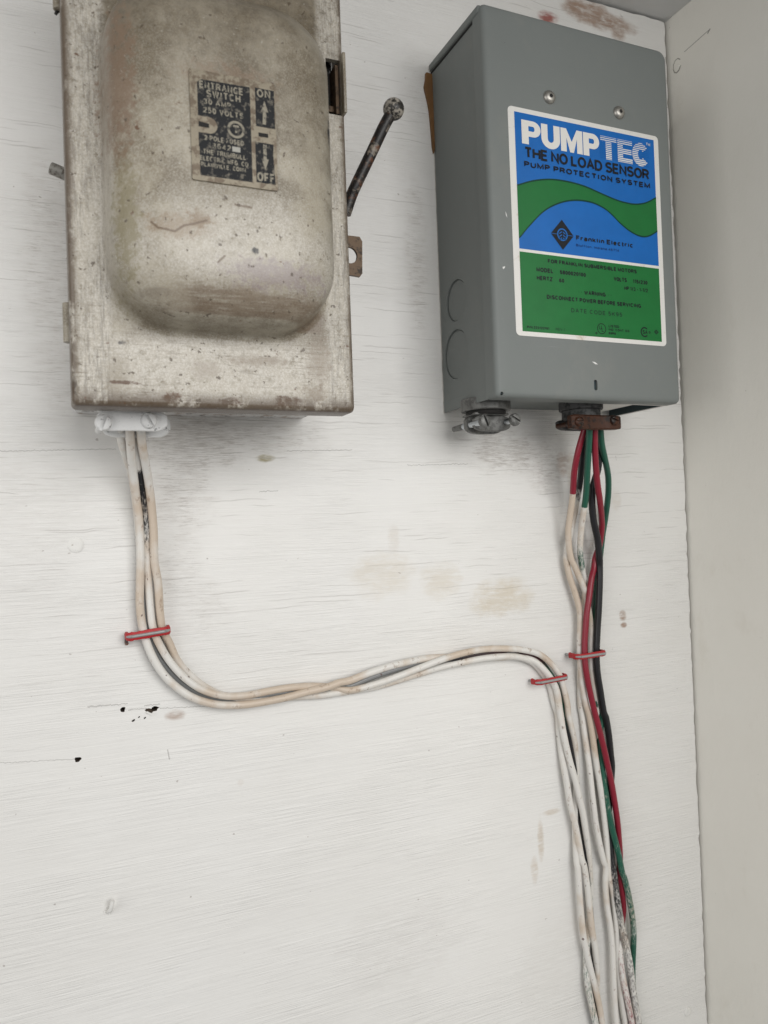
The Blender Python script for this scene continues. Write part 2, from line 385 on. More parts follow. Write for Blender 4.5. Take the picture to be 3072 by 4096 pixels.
PEEL = []
for (c, rx, rz, k) in (([(-129.8,0.0,-15.4)], 40, 22, 1.0), ([(-135.8,0.0,-38.8)], 20, 30, 0.8), ([(-138.9,0.0,-72.5)], 14, 30, 0.6), ([(-99.3,0.0,-12.8)], 45, 14, 0.7),
                       ([(-151.3,0.0,-113.3)], 6, 12, 0.2), ([(36.8,0.0,-20.0)], 30, 16, 1.0), ([(63.6,0.0,-29.0)], 16, 22, 0.85), ([(-12.4,0.0,80.4)], 9, 60, 0.75),
                       ([(-188.6,0.0,62.3)], 16, 60, 0.7), ([(-188.0,-0.0,14.1)], 14, 30, 0.6), ([(-39.1,0.0,132.3)], 40, 50, 0.35), ([(-8.8,0.0,169.0)], 14, 30, 0.5),
                       ([(-130.2,0.0,-92.1)], 18, 18, 0.55), ([(100.3,0.0,-265.8)], 30, 60, 0.3), ([(-34.4,0.0,-271.9)], 50, 30, 0.32), ([(56.8,0.0,-307.2)], 30, 40, 0.3), ([(-200.5,0.0,-45.6)], 30, 60, 0.35)):
    PEEL.append((*one(c), rx, rz, k))
TAN = (0.50, 0.40, 0.29); BRN = (0.36, 0.255, 0.195); RED = (0.34, 0.12, 0.10)
YEL = (0.56, 0.475, 0.34)
STAIN = []
for (c, rx, rz, k, col) in (([(-38.4,0.0,-82.6)], 22, 14, 0.4, YEL), ([(-5.7,0.0,-88.1)], 14, 12, 0.45, YEL), ([(31.9,0.0,-99.2)], 24, 13, 0.7, YEL), ([(112.9,0.0,-115.7)], 3, 4, 1.0, BRN),
                            ([(113.3,0.0,-121.1)], 3, 2, 1.0, BRN), ([(57.8,0.0,-219.9)], 8, 2.2, 0.9, TAN), ([(50.5,0.0,-232.5)], 2.6, 16, 0.9, TAN), ([(45.8,0.0,-249.2)], 3, 9, 0.8, TAN),
                            ([(103.7,0.0,238.9)], 22, 9, 1.0, BRN), ([(117.0,0.0,235.6)], 28, 7, 1.0, BRN), ([(126.9,0.0,229.5)], 7, 5, 0.8, BRN), ([(77.2,0.0,228.0)], 9, 5, 1.0, RED),
                            ([(-97.0,0.0,-23.9)], 6, 2.2, 1.0, (0.36, 0.32, 0.2)), ([(80.8,0.0,-33.0)], 4, 16, 0.7, TAN), ([(111.2,0.0,-48.1)], 5, 8, 0.4, TAN), ([(74.7,0.0,-26.4)], 5, 9, 0.7, BRN),
                            ([(-31.4,0.0,-66.4)], 4, 10, 0.35, TAN), ([(-113.6,0.0,-175.2)], 2, 2, 0.3, TAN), ([(-142.0,0.0,-140.3)], 6, 3, 0.7, BRN)):
    STAIN.append((*one(c), rx, rz, k, col))
CRACK = []
for (l, w) in (([(-179.0,0.0,-131.9),(-166.6,0.0,-132.5)], 0.45), ([(-166.6,0.0,-132.5),(-162.8,0.0,-132.3)], 0.3), ([(-162.3,0.0,-135.3),(-154.0,0.0,-135.7)], 0.3), ([(-155.5,0.0,-134.3),(-149.0,0.0,-134.5)], 0.35), ([(-149.0,0.0,-136.3),(-121.1,0.0,-138.6)], 0.25),
               ([(-213.7,0.0,-150.8),(-184.8,0.0,-153.6)], 0.22), ([(-146.2,0.0,-155.4),(-145.5,0.0,-159.6)], 0.4), ([(-85.9,0.0,-20.3),(-52.4,0.0,-19.7)], 0.3), ([(-22.0,0.0,-27.4),(13.5,0.0,-26.8)], 0.25), ([(-210.4,0.0,-21.0),(-164.4,0.0,-19.8)], 0.25),
               ([(112.5,0.0,-22.4),(112.8,0.0,-24.6)], 0.3), ([(-91.2,0.0,-39.5),(-100.2,0.0,-39.8)], 0.3), ([(-184.2,0.0,-63.2),(-183.3,0.0,-64.3)], 0.5), ([(-179.7,0.0,-62.4),(-179.5,0.0,-61.0)], 0.5), ([(-181.1,0.0,-64.0),(-180.1,0.0,-63.4)], 0.5), ([(-183.9,0.0,-59.6),(-183.2,0.0,-59.1)], 0.4)):
    CRACK.append((*P2(l)[:2], w))
SWITCH_STAIN = []
for (c, rx, rz, k, col) in (([(-148.7,-92.0,48.1)], 14, 5.5, 0.5, (0.24, 0.16, 0.09)), ([(-141.5,-92.0,51.0)], 5, 4, 0.5, (0.2, 0.13, 0.07)), ([(-165.0,-80.0,51.4)], 5, 28, 0.8, (0.22, 0.19, 0.11)),
                            ([(-166.4,-76.0,98.9)], 7, 34, 0.8, (0.20, 0.135, 0.09)), ([(-122.2,-92.0,41.6)], 1.6, 2.0, 1.0, (0.03, 0.028, 0.027)), ([(-89.0,-80.0,93.3)], 1.4, 7, 1.0, (0.025, 0.025, 0.025)),
                            ([(-114.9,-65.0,8.3)], 16, 2.6, 0.65, (0.25, 0.2, 0.15)), ([(-135.7,-65.0,3.7)], 7, 5, 0.5, (0.3, 0.25, 0.2)), ([(-167.7,-65.0,0.6)], 6, 10, 0.55, (0.27, 0.23, 0.17)),
                            ([(-183.4,-65.0,-3.4)], 2.2, 5, 1.0, (0.05, 0.04, 0.03)), ([(-165.3,-65.0,-2.1)], 7, 0.9, 0.9, (0.10, 0.05, 0.025)), ([(-149.0,-65.0,-7.0)], 4, 2.4, 1.0, (0.12, 0.055, 0.02)),
                            ([(-126.4,-65.0,-8.1)], 5, 2, 0.9, (0.10, 0.05, 0.025)), ([(-104.2,-65.0,-7.4)], 7, 2.6, 0.95, (0.10, 0.05, 0.02)), ([(-128.6,-92.0,101.7)], 20, 8, 0.5, (0.22, 0.15, 0.10)),
                            ([(-92.5,-65.0,-3.7)], 6, 5, 0.6, (0.2, 0.15, 0.1)), ([(-165.7,-65.0,12.5)], 2.0, 1.0, 1.0, (0.1, 0.09, 0.08)), ([(-113.8,-88.0,34.2)], 24, 7, 0.6, (0.24, 0.19, 0.2)),
                            ([(-155.8,-75.0,25.9)], 8, 2, 0.45, (0.16, 0.13, 0.10)), ([(-90.1,-65.0,9.6)], 6, 12, 0.6, (0.24, 0.19, 0.14))):
    SWITCH_STAIN.append((*one(c), rx, rz, k, col))

SWITCH_CRACK = [(a_, b_) for l in ([(-157.4,-92.0,48.4),(-155.4,-92.0,46.5),(-153.7,-92.0,46.3),(-149.8,-92.0,45.7),(-146.9,-92.0,47.9),(-144.0,-92.0,48.8),(-138.9,-92.0,50.7)], [(-135.3,-92.0,36.6),(-133.0,-92.0,38.9)], [(-128.7,-92.0,57.6),(-123.0,-92.0,57.2)]) for a_, b_ in zip(P2(l), P2(l)[1:])]
M_board = mat_board()
nailc = (165.5,-6.5,215.0); scr0 = (165.5,-12.8,219.9); scr1 = (165.5,-32.5,221.7)
ring = []
for a in range(200, 500, 38):
    q = [math.radians(a + k) for k in (0, 38)]
    ring.append(tuple((nailc[1] + 3.2 * math.cos(t), nailc[2] + 4.2 * math.sin(t)) for t in q) + (0.4,))
M_plaster = mat_plaster('cream_wall_paint', (0.80, 0.775, 0.71), (0.85, 0.83, 0.77), ring + [((scr0[1], scr0[2]), (scr1[1], scr1[2]), 0.3), ((scr1[1] + 1.6, scr1[2] - 1.3), (scr1[1], scr1[2]), 0.6)])
M_ceil = mat_plaster('shaded_white_ceiling_paint', (0.58, 0.58, 0.58), (0.66, 0.66, 0.65))  # same white as the walls, greyed down: ceiling shade put into the colour
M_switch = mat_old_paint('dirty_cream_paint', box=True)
M_plain = mat_old_paint('dirty_cream_paint_plain')
M_white = mat_worn('chipped_white_paint', (0.13, 0.13, 0.13), (0.74, 0.74, 0.73), 0.36, 0.5)
M_whitebody = mat_worn('peeling_white_paint', (0.12, 0.10, 0.09), (0.68, 0.67, 0.66), 0.40, 0.55, scale=0.28, extra=(0.33, 0.24, 0.19))
M_gray = mat_gray('grey_enamel', (0.180, 0.195, 0.188), bottom_white=True)
M_gray_in = mat_flat('dark_box_interior', (0.03, 0.05, 0.055), 0.6)
M_steel = mat_flat('brushed_screw_steel', (0.40, 0.385, 0.355), 0.42, 1.0, 0.2, 0.6)
M_zinc = mat_worn('weathered_zinc', (0.11, 0.11, 0.105), (0.17, 0.17, 0.163), 0.48, 0.5, 0.5)
M_darkzinc = mat_worn('sooty_zinc', (0.03, 0.03, 0.03), (0.085, 0.085, 0.085), 0.48, 0.6, 0.3)
M_thread = mat_flat('bright_threaded_steel', (0.50, 0.53, 0.55), 0.3, 1.0)
M_rust = mat_worn('wet_looking_rust', (0.012, 0.006, 0.004), (0.052, 0.018, 0.008), 0.47, 0.38, 0.0, 0.2, extra=(0.035, 0.022, 0.017), spec=0.3)
M_dark = mat_flat('black_recess', (0.012, 0.011, 0.010), 0.8)
M_raw = mat_flat('old_bare_wood', (0.085, 0.062, 0.045), 0.9, 0, 0.4, 0.5)
M_brass = mat_worn('tarnished_brown_steel', (0.035, 0.024, 0.016), (0.12, 0.078, 0.046), 0.44, 0.5, 0.3)
M_lever = mat_worn('black_lever_with_worn_paint', (0.014, 0.012, 0.011), (0.26, 0.22, 0.175), 0.575, 0.4, 0.0, 0.14, extra=(0.14, 0.055, 0.025))
M_knob = mat_worn('knob_with_chipped_paint', (0.02, 0.018, 0.016), (0.34, 0.31, 0.265), 0.52, 0.35, 0.0, 0.33)
M_wire = mat_wire()
M_staple_red = mat_flat('red_staple_plastic', (0.40, 0.014, 0.018), 0.55, 0, 0.25, 0.5, 0.3)
M_staple_metal = mat_flat('dull_staple_wire', (0.34, 0.34, 0.335), 0.55, 0.4)
M_staple_rust = mat_worn('rusty_staple_leg', (0.06, 0.05, 0.05), (0.22, 0.12, 0.09), 0.5, 0.6)
M_card = mat_flat('brown_board_edge', (0.165, 0.078, 0.022), 0.6, 0, 0.35, 0.1, 0.3)
M_label_white = mat_worn('label_white_border', (0.50, 0.42, 0.32), (0.70, 0.685, 0.65), 0.30, 0.35, 0, 0.12, soft=0.1)
M_label_blue = mat_flat('label_blue', (0.002, 0.118, 0.42), 0.40, 0, 0.14, 0.09, spec=0.3)
M_label_green = mat_flat('label_green', (0.005, 0.138, 0.028), 0.40, 0, 0.14, 0.09, spec=0.3)
M_label_dkgreen = mat_flat('label_dark_green', (0.004, 0.045, 0.028), 0.35, spec=0.2)
M_ink = mat_flat('label_black_ink', (0.010, 0.012, 0.016), 0.35, spec=0.2)
M_ink_soft = mat_flat('label_faded_ink', (0.012, 0.045, 0.024), 0.35, spec=0.2)
M_ink_blue = mat_flat('label_small_blue_ink', (0.008, 0.035, 0.14), 0.35, spec=0.2)
M_plate_metal = mat_worn('plate_bare_metal', (0.15, 0.115, 0.08), (0.27, 0.235, 0.175), 0.47, 0.45, 0.2, 0.3)
M_plate_black = mat_worn('plate_worn_black', (0.16, 0.145, 0.12), (0.020, 0.021, 0.023), 0.41, 0.6, 0, 0.4, spec=0.2)
M_plate_letter = mat_worn('plate_letters', (0.055, 0.052, 0.045), (0.27, 0.245, 0.19), 0.425, 0.5, 0.1, 0.6)

# ------------------------------------------------------------------ setting: board, right wall, ceiling
def make_board():
    xr = 164.2; zt = 245.2; zb = -620.0; xl = -560.0
    pts = [(xl, zb), (xr, zb)]
    zc = zb
    while zc < zt - 4:
        zc += random.uniform(2.0, 5.0)
        pts.append((xr + random.choice((0, 0, -0.25, -0.6, 0.25)) + random.uniform(-0.18, 0.18) - (0.5 if zc > 150 else 0), min(zc, zt - 2)))
    xc = xr - 1.2
    pts.append((xc, zt - 0.3))
    while xc > 60:
        xc -= random.uniform(3, 8); pts.append((xc, zt + random.uniform(-0.5, 0.4)))
    pts.append((xl, zt))
    o = prism('wall_board', pts, 0.0, 12.0, M_board)
    cs = []
    def hole(c, r, dep, sx=1.0, n=11, ang=0.0):
        bm = bmesh.new()
        rad = [r * random.uniform(0.75, 1.25) for _ in range(n)]
        vs_ = []
        for (yy, k) in ((-1.0, 1.15), (0.0, 1.0), (dep * 0.5, 0.75), (dep, 0.45)):
            vs_.append([bm.verts.new((c[0] + sx * k * rad[i] * math.cos(2 * math.pi * i / n), yy, c[1] + k * rad[i] * math.sin(2 * math.pi * i / n) + ang * sx * k * rad[i] * math.cos(2 * math.pi * i / n))) for i in range(n)])
        for a, b in zip(vs_, vs_[1:]):
            for i in range(n): bm.faces.new((a[i], a[(i + 1) % n], b[(i + 1) % n], b[i]))
        bm.faces.new(vs_[0][::-1]); bm.faces.new(vs_[-1]); cs.append(bm)
    hole(one([(-164.8,0.0,-134.9)]), 1.15, 9.0, 1.15, ang=0.15)
    hole(one([(-151.2,0.0,-136.3)]), 1.1, 9.0, 1.5, ang=0.25)
    hole(one([(-153.4,0.0,-136.8)]), 1.1, 1.6, 1.8)
    hole(one([(-183.7,0.0,-154.0)]), 1.15, 7.0, 1.15)
    hole(one([(-160.5,0.0,-140.4)]), 0.5, 3.0, 1.5, 7, ang=0.4)
    hole(one([(-158.1,0.0,-139.1)]), 0.3, 2.0, 1.5, 7, ang=0.4)
    hole(one([(-155.5,0.0,-139.8)]), 0.4, 2.0, 1.3, 7, ang=0.4)
    cut(o, *cs)
    o.data.materials.append(M_raw)
    for p in o.data.polygons:
        c = p.center * 1000
        if 0.25 < c.y < 11.5 and -550 < c.x < 150 and -600 < c.z < 240: p.material_index = 1
    return struct(o)
make_board()

def sheet_wall():
    bm = bmesh.new(); bm_box(bm, 165.6, 180.0, -330.0, 14.0, -620.0, 262.0)
    struct(from_bm('wall_right', bm, M_plaster))
    bm = bmesh.new(); bm_box(bm, -560.0, 165.5, -520.0, 14.0, 246.6, 262.0)
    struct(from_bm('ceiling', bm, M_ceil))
    bm = bmesh.new(); bm_box(bm, -560.0, 165.5, 12.5, 20.0, -620.0, 246.0)
    struct(from_bm('wall_back', bm, M_dark))
sheet_wall()

# ------------------------------------------------------------------ text
def A_(cx, cz, rx, rz, a0, a1, n=10):
    return [(cx + rx * math.cos(math.radians(a0 + (a1 - a0) * i / n)), cz + rz * math.sin(math.radians(a0 + (a1 - a0) * i / n))) for i in range(n + 1)]
GLY = {  # width, centre-line strokes in a unit box
 'A': (.68, [[(0, 0), (.5, 1), (1, 0)], [(.2, .33), (.8, .33)]]), 'B': (.62, [[(0, 0), (0, 1)], [(0, 1), (.58, 1)] + A_(.58, .765, .37, .235, 80, -90) + [(0, .53)], [(.58, .53)] + A_(.58, .265, .42, .265, 80, -90) + [(0, 0)]]),
 'C': (.66, [A_(.5, .5, .5, .5, 45, 315, 18)]), 'D': (.64, [[(0, 0), (0, 1), (.4, 1)] + A_(.4, .5, .6, .5, 80, -80, 14) + [(.4, 0), (0, 0)]]),
 'E': (.54, [[(1, 1), (0, 1), (0, 0), (1, 0)], [(0, .52), (.9, .52)]]), 'F': (.50, [[(1, 1), (0, 1), (0, 0)], [(0, .5), (.85, .5)]]),
 'G': (.68, [A_(.5, .5, .5, .5, 45, 350, 18), [(.55, .44), (1, .44), (1, 0)]]), 'H': (.62, [[(0, 0), (0, 1)], [(1, 0), (1, 1)], [(0, .52), (1, .52)]]), 'I': (.10, [[(.5, 0), (.5, 1)]]),
 'K': (.62, [[(0, 0), (0, 1)], [(1, 1), (0, .36)], [(.34, .6), (1, 0)]]), 'L': (.50, [[(0, 1), (0, 0), (1, 0)]]), 'M': (.76, [[(0, 0), (0, 1), (.5, .1), (1, 1), (1, 0)]]), 'N': (.62, [[(0, 0), (0, 1), (1, 0), (1, 1)]]),
 'O': (.72, [A_(.5, .5, .5, .5, 90, 450, 24)]), 'P': (.58, [[(0, 0), (0, 1), (.55, 1)] + A_(.55, .735, .45, .265, 80, -80) + [(.55, .47), (0, .47)]]),
 'R': (.62, [[(0, 0), (0, 1), (.55, 1)] + A_(.55, .745, .42, .255, 80, -80) + [(.55, .49), (0, .49)], [(.58, .49), (1, 0)]]), 'S': (.60, [A_(.5, .755, .46, .245, 25, 265, 12) + A_(.5, .255, .5, .255, 80, -155, 12)]),
 'T': (.60, [[(0, 1), (1, 1)], [(.5, 1), (.5, 0)]]), 'U': (.62, [[(0, 1), (0, .34)] + A_(.5, .34, .5, .34, 190, 350, 12) + [(1, .34), (1, 1)]]), 'V': (.66, [[(0, 1), (.5, 0), (1, 1)]]),
 'W': (.90, [[(0, 1), (.26, 0), (.5, .95), (.74, 0), (1, 1)]]), 'Y': (.64, [[(0, 1), (.5, .45), (1, 1)], [(.5, .45), (.5, 0)]]), 'Z': (.58, [[(0, 1), (1, 1), (0, 0), (1, 0)]]),
 'Q': (.72, [A_(.5, .5, .5, .5, 90, 450, 24), [(.6, .3), (1, 0)]]), '0': (.50, [A_(.5, .5, .5, .5, 90, 450, 20)]), '1': (.28, [[(0, .78), (.75, 1), (.75, 0)]]), '2': (.52, [A_(.5, .72, .48, .28, 165, -30, 10) + [(0, 0), (1, 0)]]), '3': (.52, [A_(.46, .76, .44, .24, 150, -80, 10), A_(.46, .27, .52, .27, 80, -150, 10)]),
 '4': (.54, [[(.75, 0), (.75, 1), (0, .28), (1, .28)]]), '5': (.52, [[(.9, 1), (.15, 1), (.05, .52)] + A_(.46, .32, .52, .32, 130, -150, 12)]), '6': (.52, [A_(.5, .31, .5, .31, 90, 450, 16), [(0, .33)] + A_(.55, .6, .52, .4, 180, 50, 8)]),
 '7': (.50, [[(0, 1), (1, 1), (.35, 0)]]), '8': (.52, [A_(.5, .765, .44, .235, 90, 450, 14), A_(.5, .265, .5, .265, 90, 450, 14)]), '9': (.52, [A_(.5, .69, .5, .31, 90, 450, 16), [(1, .67)] + A_(.45, .4, .52, .4, 0, -130, 8)]),
 '.': (.06, [[(.5, 0), (.5, .06)]]), ',': (.08, [[(.8, .06), (.2, -.16)]]), '-': (.30, [[(0, .38), (1, .38)]]), '/': (.30, [[(0, -.05), (1, 1.05)]]), '*': (.14, [[(0, .5), (1, .5)]]), ' ': (.26, []),
 'r': (.30, [[(0, .72), (0, 0)], [(0, .5), (.35, .7), (1, .7)]]), 'a': (.48, [A_(.5, .55, .45, .17, 160, 0, 8) + [(.95, 0)], A_(.47, .2, .46, .2, 80, 440, 12)]), 'n': (.46, [[(0, .72), (0, 0)], [(0, .5)] + A_(.5, .45, .5, .27, 150, 0, 8) + [(1, 0)]]),
 'k': (.46, [[(0, 1), (0, 0)], [(.95, .72), (0, .25)], [(.35, .45), (1, 0)]]), 'l': (.08, [[(.5, 1), (.5, 0)]]), 'i': (.08, [[(.5, .72), (.5, 0)], [(.5, .9), (.5, 1)]]), 'e': (.48, [[(0, .38), (.98, .38)], A_(.5, .36, .5, .36, 8, 320, 16)]),
 'c': (.46, [A_(.5, .36, .5, .36, 45, 315, 14)]), 't': (.28, [[(.4, .98), (.4, .22), (.6, 0), (1, 0)], [(0, .72), (1, .72)]]), 'u': (.46, [[(0, .72), (0, .3)] + A_(.5, .28, .5, .28, 190, 350, 8) + [(1, .3), (1, .72)], [(1, .3), (1, 0)]]),
 'f': (.28, [[(1, 1), (.6, 1), (.4, .85), (.4, 0)], [(0, .72), (1, .72)]]), 'o': (.48, [A_(.5, .36, .5, .36, 90, 450, 16)]), 'd': (.48, [[(1, 1), (1, 0)], A_(.5, .36, .5, .36, 10, 350, 16)])}
def text(s, box, y, mat, parent, bold=0.15, gap=0.12, name='lettering'):
    """block lettering drawn with ribbons; box = x0, x1, baseline, cap height; bold = stroke over cap height"""
    x0, x1, zb, h = box
    th = bold; pen = 0.0; runs = []
    for ch in s:
        w, st = GLY[ch]
        runs.append((pen, w, st)); pen += w + (th + gap if ch != ' ' else gap)
    total = pen - gap - th; kx = (x1 - x0 - th * h) / (total * h)
    v = []; f = []; q = 0
    for p, w, st in runs:
        for line in st:
            pts = []
            for (a, b) in line:
                pt = (x0 + th * h / 2 + (p + a * w) * h * kx, zb + h * (th / 2 + b * (1 - th)))
                if not pts or (abs(pt[0] - pts[-1][0]) + abs(pt[1] - pts[-1][1])) > 1e-4: pts.append(pt)
            n = len(pts); closed = n > 4 and abs(pts[0][0] - pts[-1][0]) + abs(pts[0][1] - pts[-1][1]) < 1e-3
            yy = y - 0.004 * (q % 5); q += 1; j0 = len(v)
            for i in range(n):
                if closed: A = pts[(i - 1) % (n - 1)]; B = pts[i % (n - 1)]; C = pts[(i + 1) % (n - 1)]
                else: A = pts[max(i - 1, 0)]; B = pts[i]; C = pts[min(i + 1, n - 1)]
                d1 = Vector((B[0] - A[0], B[1] - A[1])); d2 = Vector((C[0] - B[0], C[1] - B[1]))
                d1 = d1.normalized() if d1.length > 1e-6 else d2.normalized(); d2 = d2.normalized() if d2.length > 1e-6 else d1
                t = d1 + d2
                t = t.normalized() if t.length > 0.2 else d1
                nr = Vector((-t.y, t.x)); k = min(1.9, 1.0 / max(0.3, abs(nr.dot(Vector((-d1.y, d1.x))))))
                o = nr * (th * h / 2 * k)
                v += [(B[0] + o.x, yy, B[1] + o.y), (B[0] - o.x, yy, B[1] - o.y)]
            for i in range(n - 1): f.append((j0 + 2 * i, j0 + 2 * i + 1, j0 + 2 * i + 3, j0 + 2 * i + 2))
    return pydata(name, v, f, mat, parent)
def ringshape(name, cx, cz, r0, r1, y, mat, parent, n=32, a0=0, a1=360, sx=1.0):
    v = []; f = []
    m = n + 1
    for i in range(m):
        a = math.radians(a0 + (a1 - a0) * i / n)
        v += [(cx + sx * r0 * math.cos(a), y, cz + r0 * math.sin(a)), (cx + sx * r1 * math.cos(a), y, cz + r1 * math.sin(a))]
    for i in range(n): f.append((2 * i, 2 * i + 1, 2 * i + 3, 2 * i + 2))
    return pydata(name, v, f, mat, parent)

def block_letters(word, spans, box, y, mat, parent):
    x0, x1, zb, h = box
    for ch, (a, b) in zip(word, spans):
        v = []; f = []
        def P_(px, pz): v.append((x0 + (a + (b - a) * px) * (x1 - x0), y, zb + pz * h)); return len(v) - 1
        def poly(*pts): f.append(tuple(P_(*p) for p in pts))
        def box_(p, q, r, s): poly((p, r), (q, r), (q, s), (p, s))
        def arc(cx, cz, ox, oz, ix, iz, a0, a1, n=16):
            o = [(math.radians(a0 + (a1 - a0) * i / n)) for i in range(n + 1)]
            for t, u in zip(o, o[1:]):
                poly((cx + ix * math.cos(t), cz + iz * math.sin(t)), (cx + ox * math.cos(t), cz + oz * math.sin(t)), (cx + ox * math.cos(u), cz + oz * math.sin(u)), (cx + ix * math.cos(u), cz + iz * math.sin(u)))
        if ch == 'P': box_(0, .36, 0, 1); box_(.36, .6, .77, 1); box_(.36, .6, .33, .56); arc(.6, .665, .4, .335, .08, .105, -90, 90)
        if ch == 'U': box_(0, .34, .4, 1); box_(.66, 1, .4, 1); arc(.5, .4, .5, .42, .16, .15, 180, 360)
        if ch == 'M': box_(0, .26, 0, 1); box_(.74, 1, 0, 1); poly((.26, .60), (.415, 0), (.585, 0), (.74, .60), (.74, 1), (.5, .46), (.26, 1))
        if ch == 'T': box_(0, 1, .77, 1); box_(.32, .68, 0, .77)
        if ch == 'E': box_(0, .36, 0, 1); box_(.36, 1, .78, 1); box_(.36, .94, .39, .61); box_(.36, 1, 0, .22)
        if ch == 'C': arc(.5, .5, .52, .52, .16, .22, 38, 322, 26)
        pydata('letter', v, f, mat, parent)

# ------------------------------------------------------------------ old entrance switch (left)
sw = thing('entrance_switch', 'old dirty cream metal switch box with raised front panel and side lever', 'switch box')
def switch_box():
    X0, X1, Z0, Z1 = -183.6, -75.0, -10.9, 176.0
    bx0, bx1, bz0, bz1 = -171.0, -86.4, 17.8, 141.0
    k = 10
    def bul(o, r): return rrect(bx0 + o, bx1 - o, bz0 + o, bz1 - o, r, k)
    prof = [(-2.4, 0.0, 26), (-1.0, 0.3, 25.4), (-0.3, 1.1, 25), (0.15, 2.8, 24.6), (0.5, 6.0, 24.2), (0.9, 11.0, 23.9), (1.4, 14.8, 23.6), (2.3, 17.2, 22.9), (4.0, 19.4, 21.6), (6.6, 21.9, 20), (9.6, 24.0, 18.4), (13.0, 25.5, 16.6), (17.0, 26.5, 14.5), (23, 27.0, 12), (31, 27.0, 10)]
    rings = [(bul(o, r), -65.0 - h) for o, h, r in reversed(prof)]
    def out(i, r): return rrect(X0 + i, X1 - i, Z0 + i, Z1 - i, r, k)
    rings += [(out(2.2, 2.5), -65.0), (out(1.1, 2.4), -64.7), (out(0.35, 2.2), -63.9), (out(0.0, 2.0), -62.6), (out(0.0, 2.0), -53.0), (out(1.0, 1.5), -53.0), (out(1.2, 1.4), -62.5)]
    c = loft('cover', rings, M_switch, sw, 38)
    # slot beside the raised panel, cut through the front skin
    s = bmesh.new(); bm_box(s, -83.0, -76.6, -70.0, -60.0, 112.0, 135.0)
    cut(c, s)
    for p in c.data.polygons: p.use_smooth = True
    c.data.set_sharp_from_angle(angle=math.radians(38))
    bm = bmesh.new(); bm_box(bm, -180.6, -77.2, -62.0, -0.2, -4.6, 172.0, 1.0)
    b = from_bm('body', bm, M_whitebody, sw, 30)
    s = bmesh.new(); bm_box(s, -179.2, -78.6, -70.0, -2.0, -3.2, 170.6)
    s2 = bmesh.new(); bm_box(s2, -76.0, -80.0, -48.0, -40.0, 100.0, 160.0) if False else bm_box(s2, -82.0, -70.0, -66.0, -56.0, 108.0, 140.0)
    cut(b, s, s2)
    # bracket seen through the slot
    bm = bmesh.new(); bm_box(bm, -78.4, -76.9, -63.4, -52.0, 113.5, 134.0, 0.2); bm_box(bm, -82.0, -77.0, -60.5, -59.3, 115.5, 118.0, 0.2)
    from_bm('slot_bracket', bm, M_brass, sw)
    bm = bmesh.new(); bm_box(bm, -83.5, -79.0, -58.0, -50.0, 108.0, 138.0)
    from_bm('latch_block', bm, M_dark, sw)
    bm = bmesh.new(); bm_box(bm, -76.4, -75.1, -67.6, -63.0, 112.5, 137.5, 0.3)
    from_bm('slot_lip', bm, M_plain, sw, 30)
    # lever
    P = [(-66.9,-40.0,82.1),(-64.3,-41.0,89.7),(-62.3,-43.0,94.8),(-56.3,-46.0,107.5),(-50.6,-49.5,119.9),(-46.9,-51.0,126.5)]
    lv = tube('lever', P, 2.6, M_lever, sw, 1.0, 16)
    bc = [(-46.4,-51.0,127.4)][0]
    bm = bmesh.new(); bmesh.ops.create_uvsphere(bm, u_segments=24, v_segments=16, radius=4.75); bmesh.ops.translate(bm, verts=bm.verts, vec=bc)
    from_bm('ball_knob', bm, M_knob, lv, 60)
    bm = bmesh.new(); bm_cyl(bm, (-77.5, -40, P[0][2]), (-70, -40, P[0][2]), 6.0, 5.5, 20, 0.6)
    from_bm('lever_hub', bm, M_lever, sw, 40)
    # pierced tab on the right
    h = P2([(-69.9,-50.0,68.1),(-64.9,-50.0,68.1),(-63.7,-50.0,66.2),(-64.2,-50.0,52.1),(-65.3,-50.0,50.6),(-70.5,-50.0,51.5)])
    o = prism('padlock_tab', [(-78.0, h[0][1])] + h[1:5] + [(-78.0, h[5][1])], -50.9, -49.4, M_brass, sw)
    hc = [(-70.2,-50.0,59.6)][0]
    s = bmesh.new(); bm_cyl(s, (hc[0] + 0.4, -60, hc[2]), (hc[0] + 0.4, -40, hc[2]), 3.6, None, 24); cut(o, s)
    # shaft end and hinges on the left
    st = [(-188.3,-30.0,89.1),(-181.1,-30.0,86.8)]
    bm = bmesh.new(); bm_cyl(bm, st[0], (-178, st[1][1], st[1][2] - 1.0), 2.4, 2.4, 18, 0.8); from_bm('shaft_end', bm, mat_worn('grey_shaft_steel', (0.10, 0.085, 0.07), (0.27, 0.26, 0.235), 0.45, 0.45, 0.3), sw, 40)
    hz = [(-184.4,-56.0,28.0),(-184.8,-56.0,13.5)]
    bm = bmesh.new(); bm_cyl(bm, (-183.8, -56, hz[0][2]), (-183.8, -56, hz[1][2]), 1.9, None, 16, 0.2); from_bm('hinge_knuckle', bm, M_plain, sw, 40)
    hz = [(-183.7,-56.0,137.1)][0]
    bm = bmesh.new(); bm_cyl(bm, (-184.0, -56, hz[2]), (-184.0, -56, hz[2] + 18), 1.9, None, 16, 0.2); from_bm('hinge_knuckle', bm, M_plain, sw, 40)
    bm = bmesh.new(); bm_cyl(bm, (-185.0, -55, hz[2] - 1.2), (-183.2, -55, hz[2] + 1.8), 0.6, None, 10); from_bm('hinge_pin', bm, M_dark, sw)
    # little lug at the lower left corner of the body
    bm = bmesh.new(); bm_box(bm, -181.4, -178.8, -30, -20, -6.6, -2, 0.3); from_bm('corner_lug', bm, M_white, sw)
    # nameplate
    y = -92.7
    pl = P2([(-143.3,-92.6,103.4),(-112.9,-92.6,103.0),(-113.2,-92.6,64.1),(-143.7,-92.6,64.4)])
